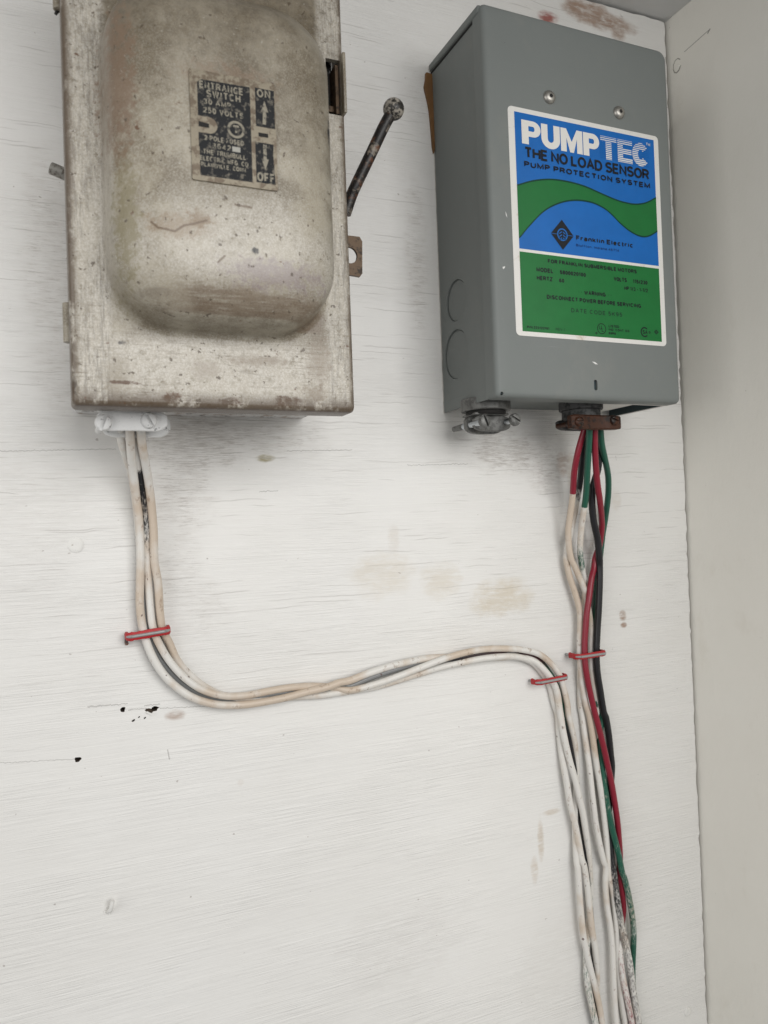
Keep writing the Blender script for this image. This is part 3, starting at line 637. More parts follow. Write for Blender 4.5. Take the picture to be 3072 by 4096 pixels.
    x0, x1 = (pl[0][0] + pl[3][0]) / 2, (pl[1][0] + pl[2][0]) / 2; z1 = (pl[0][1] + pl[1][1]) / 2; z0 = (pl[2][1] + pl[3][1]) / 2
    np_ = prism('nameplate', rrect(x0, x1, z0, z1, 0.6, 3), y, -91.8, M_plate_metal, sw)
    def q(s): return P2(s)
    e = y - 0.05
    a = P2([(-140.9,-92.6,99.2),(-122.3,-92.6,101.5),(-122.8,-92.6,66.2),(-141.0,-92.6,66.0),(-140.7,-92.6,76.0),(-141.4,-92.6,76.1)])
    fx0, fx1 = a[0][0], a[1][0]; fz0 = (a[2][1] + a[3][1]) / 2 ; fz1 = P2([(-131.7,-92.6,100.3)])[0][1]
    sheet('black_panel', [(fx0, a[5][1]), (a[4][0], a[5][1] - 0.3), (a[4][0], fz0), (fx1, fz0), (fx1, fz1), (fx0 + 1.5, fz1 - 0.4), (fx0, fz1 - 1.5)], e, M_plate_black, np_)
    b = P2([(-120.4,-92.6,100.6),(-113.4,-92.6,100.8),(-120.9,-92.6,86.6),(-114.2,-92.6,86.8),(-120.9,-92.6,80.7),(-113.6,-92.6,81.2),(-121.0,-92.6,67.0),(-114.0,-92.6,65.8)])
    zt_ = b[0][1]; zm1 = (b[2][1] + b[3][1]) / 2; zm0 = (b[4][1] + b[5][1]) / 2; zb_ = (b[6][1] + b[7][1]) / 2
    sheet('black_panel', [(b[0][0], zm1), (b[1][0], zm1), (b[1][0], zt_), (b[0][0], zt_)], e, M_plate_black, np_)
    sheet('black_panel', [(b[4][0], zb_), (b[5][0] - 0.3, zb_), (b[5][0] - 0.8, zm0 - 4), (b[5][0] - 0.6, zm0), (b[4][0], zm0)], e, M_plate_black, np_)
    e2 = y - 0.10
    T_ = [("ENTRANCE", (-140.16,-124.65,96.80,2.56)), ("SWITCH", (-137.84,-125.74,93.97,2.63)), ("30 AMP", (-138.87,-129.15,91.36,1.92)),
          ("250 VOLTS", (-139.06,-124.89,88.29,2.07)), ("2 POLE FUSED", (-138.96,-125.06,78.67,1.77)), ("13642", (-137.62,-129.73,76.10,1.96)),
          ("THE TRUMBULL", (-139.63,-124.42,73.69,1.81)), ("ELECTRIC MFG. CO.", (-140.75,-123.13,71.31,1.70)), ("PLAINVILLE, CONN.", (-140.40,-124.18,69.23,1.59)),
          ("ON", (-119.74,-114.76,97.38,2.96)), ("OFF", (-120.66,-114.14,66.88,3.27))]
    for s_, bx in T_: text(s_, bx, e2, M_plate_letter, np_, 0.2, 0.22)
    # tab with hole on the left, small square, circled T
    t = P2([(-141.3,-92.6,86.9),(-136.2,-92.6,87.0),(-134.5,-92.6,85.8),(-134.3,-92.6,83.8),(-135.1,-92.6,81.2),(-141.4,-92.6,81.1)])
    mz1, mz0 = t[0][1], t[5][1]; cz = (mz0 + mz1) / 2; rr = (mz1 - mz0) / 2; xr = t[3][0]
    tabp = [(fx0 - 0.1, mz0)] + [(xr - rr + rr * math.cos(math.radians(w)), cz + rr * math.sin(math.radians(w))) for w in range(-90, 91, 15)] + [(fx0 - 0.1, mz1)]
    sheet('rivet_tab', tabp, e2, M_plate_metal, np_)
    hh = P2([(-140.8,-92.6,84.7),(-137.2,-92.6,83.7)])
    sheet('slot_hole', [(hh[0][0], cz - 0.95), (hh[1][0], cz - 0.95), (hh[1][0], cz + 0.55), (hh[0][0], cz + 0.95)], e2 - 0.05, M_dark, np_)
    sq = P2([(-129.3,-92.6,77.9),(-126.4,-92.6,76.1)])
    sheet('number_window', [(sq[0][0], sq[1][1]), (sq[1][0], sq[1][1]), (sq[1][0], sq[0][1]), (sq[0][0], sq[0][1])], e2, mat_flat('pale_square', (0.36, 0.35, 0.31)), np_)
    c0 = P2([(-127.7,-92.6,84.1)])[0]; c1 = P2([(-130.8,-92.6,84.0)])[0]; R_ = c0[0] - c1[0]
    ringshape('circle_mark', c0[0], c0[1], R_ * 0.72, R_, e2, M_plate_letter, np_)
    text("T", (c0[0] - R_ * 0.45, c0[0] + R_ * 0.45, c0[1] - R_ * 0.5, R_ * 1.0), e2, M_plate_letter, np_, 0.24)
    mh = P2([(-119.6,-92.6,84.5),(-116.1,-92.6,83.1)])
    sheet('slot_hole', [(mh[0][0], mh[1][1]), (mh[1][0], mh[1][1]), (mh[1][0], mh[0][1]), (mh[0][0], mh[0][1])], e2, M_dark, np_)
    def arrow(tip, base, w, wh, hd):
        (tx, tz), (bx_, bz) = tip, base; s_ = 1 if tz > bz else -1
        sheet('arrow', [(bx_ - w, bz), (bx_ + w, bz), (tx + w, tz - s_ * hd), (tx + wh, tz - s_ * hd), (tx, tz), (tx - wh, tz - s_ * hd), (tx - w, tz - s_ * hd)], e2, M_plate_letter, np_)
    u = P2([(-117.1,-92.6,96.3),(-117.4,-92.6,87.7),(-117.5,-92.6,71.2),(-117.4,-92.6,80.4)])
    arrow(u[0], u[1], 0.62, 1.35, 4.0); arrow(u[2], u[3], 0.62, 1.35, 4.0)
switch_box()

# ------------------------------------------------------------------ grey pump sensor box (right)
pb = thing('pump_sensor_box', 'grey enamelled steel box with blue and green printed label', 'electrical box')
def pump_box():
    W, H, D = 110.0, 184.5, 54.7
    k = 6
    # body with knockout recesses on its left face
    bm = bmesh.new(); bm_box(bm, 0.0, W - 6.0, -D + 7, 0.0, 3.2, H - 3.2, 0.5)
    b = from_bm('body', bm, M_gray, pb)
    KO = [((0.0, -18.4, 54.7), 10.4), ((0.0, -16.4, 27.7), 12.5)]
    cs = []
    for c, r in KO:
        s = bmesh.new(); bm_cyl(s, (-3, c[1], c[2]), (1.1, c[1], c[2]), r, None, 48); cs.append(s)
    cut(b, *cs)
    for c, r in KO:
        bm = bmesh.new(); bm_cyl(bm, (1.2, c[1] - 0.35, c[2] - 0.3), (0.62, c[1] - 0.35, c[2] - 0.3), r - 0.45, r - 0.6, 48)
        from_bm('knockout', bm, M_gray, pb, 30)
    # side skins that run past the bottom plate
    bm = bmesh.new(); bm_box(bm, -0.05, 0.9, -D + 4, -0.1, 0.0, 6.0, 0.2); from_bm('side_skin', bm, M_gray, pb)
    bm = bmesh.new(); bm_box(bm, W - 1.2, W, -D + 4, -0.1, 0.0, H - 3.4, 0.2); from_bm('side_skin', bm, M_gray, pb)
    bm = bmesh.new(); bm_box(bm, W - 1.5, W - 1.25, -D + 4.5, -0.6, 0.3, 6.0); from_bm('inner_liner_and_shade', bm, M_gray_in, pb)
    # front cover: face, rolled edges, shallow flange
    rr4 = (2.6, 5.0, 2.0, 2.0)
    def out(i): return rrect(-0.9 + i, W + 0.6 - i, -0.3 + i, H - i, tuple(max(0.4, r - i * 0.5) for r in rr4), k)
    rings = [(out(8.0), -D), (out(2.8), -D), (out(1.9), -D + 0.12), (out(1.05), -D + 0.5), (out(0.4), -D + 1.15), (out(0.05), -D + 2.0), (out(0.0), -D + 2.9), (out(0.0), -D + 9.0), (out(0.9), -D + 9.0), (out(1.0), -D + 2.2), (out(6.0), -D + 1.2)]
    c = loft('front_cover', rings, M_gray, pb, 38)
    sl = [(56.0,-54.7,7.2)][0]; no = [(1.9,-54.7,0.6)][0]
    s = bmesh.new()
    for q_ in (1.6, -1.6): bm_cyl(s, (sl[0], -70, sl[2] + q_), (sl[0], -D + 4, sl[2] + q_), 1.05, None, 20)
    s2 = bmesh.new(); bm_box(s2, sl[0] - 1.05, sl[0] + 1.05, -70, -D + 4, sl[2] - 1.6, sl[2] + 1.6)
    s3 = bmesh.new(); bm_cyl(s3, (no[0] - 0.2, -70, no[2] - 1.0), (no[0] + 0.4, -D + 5, no[2] + 1.2), 1.1, 0.8, 9)
    s1a = bmesh.new(); bm_cyl(s1a, (sl[0], -70, sl[2] + 1.6), (sl[0], -D + 4, sl[2] + 1.6), 1.05, None, 20)
    s1b = bmesh.new(); bm_cyl(s1b, (sl[0], -70, sl[2] - 1.6), (sl[0], -D + 4, sl[2] - 1.6), 1.05, None, 20)
    s.free(); cut(c, s1a, s1b, s2, s3)
    for p in c.data.polygons: p.use_smooth = True
    c.data.set_sharp_from_angle(angle=math.radians(38))
    bm = bmesh.new(); bm_box(bm, 0.9, W - 2, -D + 1.3, -D + 6.9, 1.2, 40.0); from_bm('inner_liner_and_shade', bm, M_gray_in, pb)
    # roof with a turned-down lip
    bm = bmesh.new(); bm_box(bm, -1.5, W + 0.6, -D + 3.0, -0.05, H - 3.3, H + 0.5, 0.9, 3); from_bm('roof_lip', bm, M_gray, pb, 30)
    bm = bmesh.new(); bm_box(bm, -0.3, 1.0, -D + 9.2, -0.3, H - 4.3, H - 3.35); from_bm('inner_liner_and_shade', bm, M_dark, pb)  # black strip standing in for the shadow gap under the roof lip
    # button head screws
    for l in ([(35.0,-55.0,145.9)], [(77.1,-55.0,145.9)]):
        cx, _, cz = l[0]
        vs_ = []; fs = []; n = 28
        prof = [(3.35, 0.0), (3.3, 0.35), (2.9, 1.05), (2.2, 1.55), (1.45, 1.8)]
        for r, h in prof: vs_ += [(cx + r * math.cos(2 * math.pi * i / n), -D - h, cz + r * math.sin(2 * math.pi * i / n)) for i in range(n)]
        for a in range(len(prof) - 1):
            for i in range(n): fs.append((a * n + i, a * n + (i + 1) % n, (a + 1) * n + (i + 1) % n, (a + 1) * n + i))
        fs.append(tuple(range((len(prof) - 1) * n, len(prof) * n)))
        bm = bmesh.new(); me = bpy.data.meshes.new('x'); me.from_pydata(vs_, [], fs); bm.from_mesh(me); bpy.data.meshes.remove(me)
        s_ = from_bm('cover_screw', bm, M_steel, pb, 40)
        hx = [(cx + 1.05 * math.cos(math.radians(60 * i + 12)), cz + 1.05 * math.sin(math.radians(60 * i + 12))) for i in range(6)]
        sheet('hex_socket', hx, -D - 1.84, M_dark, s_)
    # paint chips
    def chip(pts, y, mat): sheet('paint_chip', pts, y, mat, pb)
    w = mat_flat('exposed_white_primer', (0.72, 0.71, 0.69), 0.6)
    for pts in ([(4.9,-55.0,60.5),(6.4,-55.0,61.1),(6.1,-55.0,60.2),(5.3,-55.0,59.5)], [(54.3,-55.0,18.7),(56.0,-55.0,18.6),(57.8,-55.0,17.5),(56.2,-55.0,17.5)], [(7.7,-55.0,87.2),(8.3,-55.0,85.6),(8.6,-55.0,84.0),(7.9,-55.0,85.2)]):
        chip(P2(pts), -D - 0.05, w)
    v = [(-0.1,-45.9,28.4), (-0.1,-48.5,26.5), (-0.1,-50.2,22.1), (-0.1,-48.0,24.4), (-0.1,-45.8,26.8)]
    pydata('paint_chip', [(-0.12, p[1], p[2]) for p in v], [tuple(range(5))], w, pb)
    # ---------------- printed label
    y = -D - 0.12
    a = P2([(11.0,-54.7,137.8),(102.0,-54.7,137.8),(11.1,-54.7,28.7),(101.9,-54.7,29.2)])
    x0 = (a[0][0] + a[2][0]) / 2; x1 = (a[1][0] + a[3][0]) / 2; z1 = (a[0][1] + a[1][1]) / 2; z0 = (a[2][1] + a[3][1]) / 2
    lab = prism('label_sticker', rrect(x0, x1, z0, z1, 2.2, 6), y, -D - 0.02, M_label_white, pb)
    e = y - 0.06; e2 = e - 0.05; e3 = e2 - 0.05; e4 = e3 - 0.05
    a = P2([(14.4,-54.7,136.1),(99.2,-54.7,134.9),(14.7,-54.7,70.6),(98.8,-54.7,69.9),(14.7,-54.7,69.2),(99.1,-54.7,68.5),(14.4,-54.7,31.1),(98.8,-54.7,31.1)])
    fx0 = (a[0][0] + a[2][0] + a[4][0] + a[6][0]) / 4; fx1 = (a[1][0] + a[3][0] + a[5][0] + a[7][0]) / 4
    bz1 = (a[0][1] + a[1][1]) / 2; bz0 = (a[2][1] + a[3][1]) / 2; gz1 = (a[4][1] + a[5][1]) / 2; gz0 = (a[6][1] + a[7][1]) / 2
    R4 = lambda p, q, r, s: [(p, r), (q, r), (q, s), (p, s)]
    sheet('blue_field', R4(fx0, fx1, bz0, bz1), e, M_label_blue, lab)
    sheet('green_field', R4(fx0, fx1, gz0, gz1), e, M_label_green, lab)
    def smooth(l, n=60):
        pts, _ = catmull([(p[0], 0, p[2]) for p in l], 0.8); return [(p.x, p.z) for p in pts]
    up = smooth([(14.8,-54.7,100.2),(24.0,-54.7,103.6),(34.0,-54.7,105.7),(44.3,-54.7,106.0),(54.0,-54.7,105.1),(63.9,-54.7,102.9),(72.7,-54.7,101.0),(79.1,-54.7,100.3),(85.7,-54.7,100.4),(92.4,-54.7,102.1),(98.8,-54.7,105.5)])
    lo = smooth([(14.8,-54.7,75.3),(20.7,-54.7,81.8),(29.2,-54.7,89.8),(38.3,-54.7,94.9),(47.5,-54.7,97.5),(56.7,-54.7,97.9),(63.6,-54.7,96.5),(69.1,-54.7,93.9),(75.3,-54.7,89.4),(81.7,-54.7,86.0),(88.2,-54.7,84.4),(93.5,-54.7,85.3),(98.9,-54.7,88.3)])
    cl = lambda l: [(min(max(x, fx0), fx1), z) for x, z in l]
    up = cl(up); lo = cl(lo)
    def strip(name, A, B, yy, mat):
        n = 90
        def at(l, x):
            for (p, q) in zip(l, l[1:]):
                if p[0] <= x <= q[0] and q[0] > p[0]: return p[1] + (q[1] - p[1]) * (x - p[0]) / (q[0] - p[0])
            return l[0][1] if x <= l[0][0] else l[-1][1]
        v = []; f = []
        for i in range(n + 1):
            x = fx0 + (fx1 - fx0) * i / n; v += [(x, yy, at(A, x)), (x, yy, at(B, x))]
        for i in range(n): f.append((2 * i, 2 * i + 1, 2 * i + 3, 2 * i + 2))
        return pydata(name, v, f, mat, lab)
    strip('green_wave', up, lo, e2, M_label_green)
    strip('wave_outline', [(x, z + 0.45) for x, z in up], [(x, z - 0.35) for x, z in up], e3, M_label_dkgreen)
    strip('wave_outline', [(x, z + 0.35) for x, z in lo], [(x, z - 0.45) for x, z in lo], e3, M_label_dkgreen)
    pw = mat_worn('label_print_white', (0.6, 0.55, 0.46), (0.70, 0.685, 0.65), 0.28, 0.35, 0, 0.12, soft=0.1)
    bp = (18.89,57.86,120.79,11.46); bx_ = (18.25,63.81,120.69,11.56)
    block_letters("PUMP", ((0, .237), (.245, .482), (.492, .775), (.785, 1)), (bx_[0], bx_[1], bp[2], bp[3]), e3, pw, lab)
    tb_ = (67.62,95.10,120.39,11.15); tb_ = ((64.56,8.60,136.37,9.10)[0], tb_[1], (18.89,57.86,120.79,11.46)[2], (18.89,57.86,120.79,11.46)[3])
    block_letters("TEC", ((0, .33), (.35, .655), (.66, 1)), tb_, e3, pw, lab)
    n = 12
    v = []; f = []
    for i in range(n):
        zc = tb_[2] + tb_[3] * (i + 0.5) / n; hw = tb_[3] / n * (0.15 + 0.14 * i / n)
        j = len(v); v += [(tb_[0] - 0.3, e4, zc - hw), (tb_[1] + 0.3, e4, zc - hw), (tb_[1] + 0.3, e4, zc + hw), (tb_[0] - 0.3, e4, zc + hw)]; f.append((j, j + 1, j + 2, j + 3))
    pydata('letter_stripes', v, f, M_label_blue, lab)
    text("TM", (93.76,96.39,131.84,1.55), e3, pw, lab, 0.16)
    text("THE NO LOAD SENSOR", (19.39,94.90,114.07,5.40), e4 - 0.05, M_ink, lab, 0.21, 0.04)
    text("PUMP PROTECTION SYSTEM", (18.97,95.21,109.72,2.76), e4 - 0.05, M_ink, lab, 0.25, 0.10)
    # diamond mark
    d = P2([(39.5,-54.7,86.9),(46.1,-54.7,79.4),(39.5,-54.7,72.2),(32.7,-54.7,79.2)])
    cx = (d[1][0] + d[3][0]) / 2; cz = (d[0][1] + d[2][1]) / 2; hw = (d[1][0] - d[3][0]) / 2; hh = (d[0][1] - d[2][1]) / 2
    sheet('diamond_mark', [(cx, cz - hh), (cx + hw, cz), (cx, cz + hh), (cx - hw, cz)], e3, M_ink, lab)
    ringshape('mark_ring', cx, cz, hw * 0.36, hw * 0.46, e4, M_label_blue, lab, sx=1.0)
    sheet('mark_bar', R4(cx - hw, cx - hw * 0.46, cz - 0.12, cz + 0.12), e4, M_label_blue, lab)
    sheet('mark_bar', R4(cx + hw * 0.46, cx + hw, cz - 0.12, cz + 0.12), e4, M_label_blue, lab)
    for s_ in (-1, 1):
        for i in range(3):
            zz = cz + hw * (0.20 - 0.22 * i)
            sheet('mark_feather', [(cx + s_ * hw * 0.05, zz - hw * 0.04), (cx + s_ * hw * 0.27, zz - hw * 0.18), (cx + s_ * hw * 0.27, zz - hw * 0.10), (cx + s_ * hw * 0.05, zz + hw * 0.05)][::s_], e4, M_label_blue, lab)
    text("Franklin Electric", (47.46,82.69,77.83,2.43), e3, M_ink, lab, 0.26, 0.07)
    text("Bluffton, Indiana 46714", (47.32,73.49,74.78,1.27), e3, M_ink_blue, lab, 0.2)
    for s_, bx, bo in (("FOR FRANKLIN SUBMERSIBLE MOTORS", (30.37,84.32,64.89,1.99), .26), ("MODEL", (23.60,33.34,60.14,2.17), .26), ("5800020100", (37.08,52.50,60.17,2.00), .26),
                   ("HERTZ", (23.65,32.68,56.15,2.12), .26), ("60", (36.48,39.47,56.17,1.90), .26), ("VOLTS", (69.54,77.79,59.87,2.17), .26),
                   ("115/230", (81.63,91.02,59.80,2.04), .26), ("HP 1/3 - 1-1/2", (75.96,91.07,55.84,1.98), .22), ("WARNING", (51.07,64.11,51.37,2.13), .26),
                   ("* *", (47.59,49.67,51.43,2.02), .22), ("* *", (65.62,67.78,51.42,2.06), .22),
                   ("DISCONNECT POWER BEFORE SERVICING", (28.97,86.19,47.50,2.08), .26), ("P/N 223122101", (17.16,29.69,32.65,1.22), .26),
                   ("LISTED", (65.18,71.69,36.32,1.33), .24), ("IND. CONT. EQ.", (65.10,78.58,34.60,1.23), .24), ("85R8", (65.01,69.46,32.79,1.18), .24)):
        text(s_, bx, e2, M_ink, lab, bo)
    text("DATE CODE 5K95", (42.88,73.98,42.13,2.11), e2, M_ink_soft, lab, 0.2, 0.2)
    text("REV 1", (33.46,38.71,32.68,1.24), e2, M_ink_soft, lab, 0.14)
    u = P2([(60.8,-54.7,35.3),(58.1,-54.7,35.3),(87.9,-54.7,35.4),(85.3,-54.7,35.4),(95.5,-54.7,35.9),(91.1,-54.7,35.4),(57.5,-54.7,32.9)])
    r = u[0][0] - u[1][0]
    ringshape('approval_mark', u[0][0], u[0][1], r * 0.86, r, e2, M_ink, lab, sx=1.0)
    text("U", (u[0][0] - r * .58, u[0][0] + r * .02, u[0][1] - r * .15, r * .75), e2, M_ink, lab, 0.16)
    text("L", (u[0][0] + r * .02, u[0][0] + r * .52, u[0][1] - r * .55, r * .75), e2, M_ink, lab, 0.16)
    r = u[2][0] - u[3][0]
    ringshape('approval_mark', u[2][0], u[2][1], r * 0.74, r, e2, M_ink, lab, a0=45, a1=315)
    text("SA", (u[2][0] - r * .5, u[2][0] + r * .72, u[2][1] - r * .4, r * .8), e2, M_ink, lab, 0.2)
    for q_ in (u[5], u[6]): ringshape('registered_mark', q_[0], q_[1], 0.25, 0.6, e2, M_ink, lab, 14)
    sheet('approval_mark', [(u[4][0] - 1.5, u[4][1]), (u[4][0], u[4][1] - 1.3), (u[4][0] + 1.5, u[4][1]), (u[4][0], u[4][1] + 1.3)], e2, M_ink, lab)
    ringshape('approval_mark', u[4][0], u[4][1], 0.35, 0.6, e3, M_label_green, lab, 12)
pump_box()

# brown strip trapped behind the grey box
bs = P2([(-3.6,-1.0,179.9),(-2.6,-1.0,180.1),(1.1,-1.0,179.4),(0.7,-1.0,143.6),(-0.6,-1.0,137.6),(-1.2,-1.0,140.9),(-1.8,-1.0,152.3),(-2.3,-1.0,160.0),(-3.1,-1.0,164.6),(-4.5,-1.0,170.6),(-4.8,-1.0,172.5),(-3.9,-1.0,176.5)])
tag(prism('backing_strip', bs, -1.6, -0.05, M_card), 'thin brown strip sticking out behind the grey box', 'backing strip')

# ------------------------------------------------------------------ cable connectors
def slot_screw(parent, mat, c, r, h, ang, shaft=0.0, name='clamp_screw', shaft_mat=None):
    """pan head facing -y at point c (centre of the head's back)"""
    x, y, z = c
    vs_ = []; fs = []; n = 26
    prof = [(r, 0.0), (r, h * 0.45), (r * 0.86, h * 0.8), (r * 0.55, h), (0.01, h * 1.02)]
    for rr, hh in prof: vs_ += [(x + rr * math.cos(2 * math.pi * i / n), y - hh, z + rr * math.sin(2 * math.pi * i / n)) for i in range(n)]
    for a in range(len(prof) - 1):
        for i in range(n): fs.append((a * n + i, a * n + (i + 1) % n, (a + 1) * n + (i + 1) % n, (a + 1) * n + i))
    fs.append(tuple(range(n))[::-1]); L = (len(prof) - 1) * n; fs.append(tuple(range(L, L + n)))
    bm = bmesh.new(); me = bpy.data.meshes.new('x'); me.from_pydata(vs_, [], fs); bm.from_mesh(me); bpy.data.meshes.remove(me)
    bmesh.ops.remove_doubles(bm, verts=bm.verts, dist=0.05)
    o = from_bm(name, bm, mat, parent, 35)
    s = bmesh.new(); bm_box(s, -r * 1.3, r * 1.3, -5, -h * 0.45, -r * 0.2, r * 0.2)
    bmesh.ops.transform(s, matrix=Matrix.Translation((x, y, z)) @ Matrix.Rotation(math.radians(ang), 4, 'Y'), verts=s.verts)
    cut(o, s)
    for p in o.data.polygons: p.use_smooth = True
    o.data.set_sharp_from_angle(angle=math.radians(35))
    if shaft:
        v = []; f = []; n = 14; st = 0.16; m = int(shaft / st)
        for i in range(m + 1):
            for k in range(n):
                a = 2 * math.pi * k / n; rr = r * 0.42 + 0.22 * abs(((i * st / 0.8 - k / n) % 1.0) - 0.5) * 2
                v.append((x + rr * math.cos(a), y + i * st, z + rr * math.sin(a)))
        for i in range(m):
            for k in range(n): f.append((i * n + k, i * n + (k + 1) % n, (i + 1) * n + (k + 1) % n, (i + 1) * n + k))
        f.append(tuple(range(m * n, m * n + n)))
        pydata('threaded_shaft', v, f, shaft_mat or mat, o, 40)
    return o

def clamp_bar(name, x0, x1, y0, y1, z0, z1, mat, parent, arch=1.2, tip=0.45):
    """bar along x whose middle bows towards the viewer, ends rounded"""
    n = 22; v = []; f = []
    prof = [(-1, -0.7), (-0.8, -1), (0.8, -1), (1, -0.7), (1, 0.8), (-1, 0.8)]
    for i in range(n + 1):
        t = i / n; x = x0 + (x1 - x0) * t; e = min(t, 1 - t) * (x1 - x0)
        hz = (z1 - z0) / 2 * (min(1.0, tip + (1 - tip) * math.sqrt(min(1, e / 4.0)))); zc = (z0 + z1) / 2
        bow = arch * max(0.0, math.sin(math.pi * max(0, min(1, (t - 0.22) / 0.56)))) ** 0.7
        for (a, b) in prof: v.append((x, (y0 + y1) / 2 + b * (y1 - y0) / 2 - bow, zc + a * hz))
    m = len(prof)
    for i in range(n):
        for k in range(m): f.append((i * m + k, i * m + (k + 1) % m, (i + 1) * m + (k + 1) % m, (i + 1) * m + k))
    f.append(tuple(range(m))[::-1]); f.append(tuple(range(n * m, n * m + m)))
    bm = bmesh.new(); me = bpy.data.meshes.new('x'); me.from_pydata(v, [], f); bm.from_mesh(me); bpy.data.meshes.remove(me)
    return from_bm(name, bm, mat, parent, 35)

def ring_part(name, c, r_out, r_in, z0, z1, mat, parent, n=40):
    v = []; f = []
    prof = [(r_in, z0), (r_out - 0.4, z0), (r_out, z0 + 0.4), (r_out, z1 - 0.4), (r_out - 0.4, z1), (r_in, z1)]
    m = len(prof)
    for i in range(n):
        a = 2 * math.pi * i / n
        for r, z in prof: v.append((c[0] + r * math.cos(a), c[1] + r * math.sin(a), z))
    for i in range(n):
        for k in range(m): f.append((i * m + k, i * m + (k + 1) % m, ((i + 1) % n) * m + (k + 1) % m, ((i + 1) % n) * m + k))
    bm = bmesh.new(); me = bpy.data.meshes.new('x'); me.from_pydata(v, [], f); bm.from_mesh(me); bpy.data.meshes.remove(me)
    return from_bm(name, bm, mat, parent, 35)

CG = 'cable clamp connectors under the boxes'
def white_connector():
    t = thing('cable_connector', 'white painted cable clamp under the old switch box', 'cable connector', CG)
    b = [(-175.2,-44.0,-11.5),(-150.3,-44.0,-9.9),(-169.5,-44.0,-18.4),(-150.9,-44.0,-16.9)]
    x0 = b[0][0] + 1.0; x1 = b[1][0] + 0.6; z1 = (b[0][2] + b[1][2]) / 2 + 1.6; z0 = (b[2][2] + b[3][2]) / 2 + 0.3
    cx = (x0 + x1) / 2 + 0.6; cy = -36.0
    ring_part('locknut', (cx, cy), 12.6, 8.5, -7.4, -4.4, M_white, t)
    ring_part('collar', (cx, cy), 10.8, 8.4, -10.6, -7.3, M_white, t)
    bm = bmesh.new(); bm_box(bm, x0 + 0.5, x1 + 1.6, -43.0, -40.0, z1 - 0.4, z1 + 0.9, 0.35); from_bm('clamp_shelf', bm, M_white, t, 35)
    clamp_bar('clamp_bar', x0, x1 + 1.5, -46.5, -43.5, z0, z1, M_white, t, 0.9)
    clamp_bar('clamp_saddle', x0 + 2.5, x1 + 4.5, -33.0, -29.0, z0 - 0.8, z1 + 0.8, M_white, t, -2.0)
    s = [(-172.5,-47.0,-14.6),(-155.3,-47.0,-13.5)]
    slot_screw(t, M_white, (s[0][0] + 0.3, -46.6, s[0][2]), 3.15, 2.4, -70); slot_screw(t, M_white, (s[1][0], -46.6, s[1][2]), 3.15, 2.4, 62)
    sx = s[1][0] + 0.8
    bm = bmesh.new(); bm_cyl(bm, (sx, -44, s[1][2]), (sx, -16, s[1][2]), 1.5, 1.5, 14, 0.3); bm_cyl(bm, (s[0][0], -44, s[0][2]), (s[0][0], -24, s[0][2]), 1.5, 1.5, 14, 0.3)
    from_bm('screw_shafts', bm, M_white, t, 35)
white_connector()
def zinc_connector():
    t = thing('cable_connector', 'empty bare zinc cable clamp with loose screws under the grey box', 'cable connector', CG)
    cx, cy = 9.6, -27.0
    ring_part('locknut', (cx, cy), 12.4, 8.0, -3.0, 3.1, M_zinc, t)
    ring_part('collar', (cx, cy), 10.0, 8.0, -5.0, -2.9, M_dark, t)
    bm = bmesh.new(); bm_box(bm, cx - 9.5, cx + 9.6, -33.0, -20.0, -5.4, -4.2, 0.3); from_bm('clamp_shelf', bm, M_zinc, t, 35)
    clamp_bar('clamp_saddle', cx - 11.0, cx + 10.0, -27.0, -23.5, -13.8, -4.6, M_zinc, t, -2.6)
    clamp_bar('clamp_bar', cx - 10.2, cx + 10.4, -33.0, -30.6, -13.2, -5.6, M_zinc, t, -1.4)
    s = [(0.5,-40.0,-9.8),(17.6,-40.0,-8.7)]
    for p in s: slot_screw(t, M_zinc, (p[0], -40.0, p[2]), 3.1, 2.4, 68 if p is s[0] else 30, 20.0, shaft_mat=M_thread)
    bm = bmesh.new(); bm_cyl(bm, (s[0][0], -20, s[0][2]), (s[0][0], -10, s[0][2]), 1.6, 1.4, 14, 0.3); from_bm('screw_end', bm, M_zinc, t, 35)
zinc_connector()
def rusty_connector():
    t = thing('cable_connector', 'rusty brown cable clamp gripping the coloured wires under the grey box', 'cable connector', CG)
    b = [(50.3,-41.0,-6.5),(81.4,-41.0,-4.7),(50.4,-41.0,-13.2),(80.6,-41.0,-11.3)]
    x0, x1 = b[0][0], b[1][0]; z1 = (b[0][2] + b[1][2]) / 2 - 0.2; z0 = (b[2][2] + b[3][2]) / 2
    cx = (x0 + x1) / 2 + 0.5; cy = -29.0
    ring_part('locknut', (cx, cy), 11.4, 8.0, -1.4, 3.1, M_darkzinc, t)
    ring_part('collar', (cx, cy), 10.0, 8.0, z1 - 0.6, -1.3, M_darkzinc, t)
    clamp_bar('clamp_bar', x0, x1, -42.0, -38.2, z0 - 0.5, z1 + 0.5, M_rust, t, -0.6, 0.88)
    clamp_bar('clamp_saddle', x0 + 5.0, x1 - 2.0, -25.0, -21.0, z0 + 1.2, z1 + 0.4, M_darkzinc, t, -1.0)
    s = [(55.0,-42.0,-9.1),(77.1,-42.0,-8.0)]
    slot_screw(t, M_rust, (s[0][0], -41.9, s[0][2]), 2.6, 1.3, 4, 18.0); slot_screw(t, M_rust, (s[1][0], -41.9, s[1][2]), 2.6, 1.6, 20, 16.0)
rusty_connector()

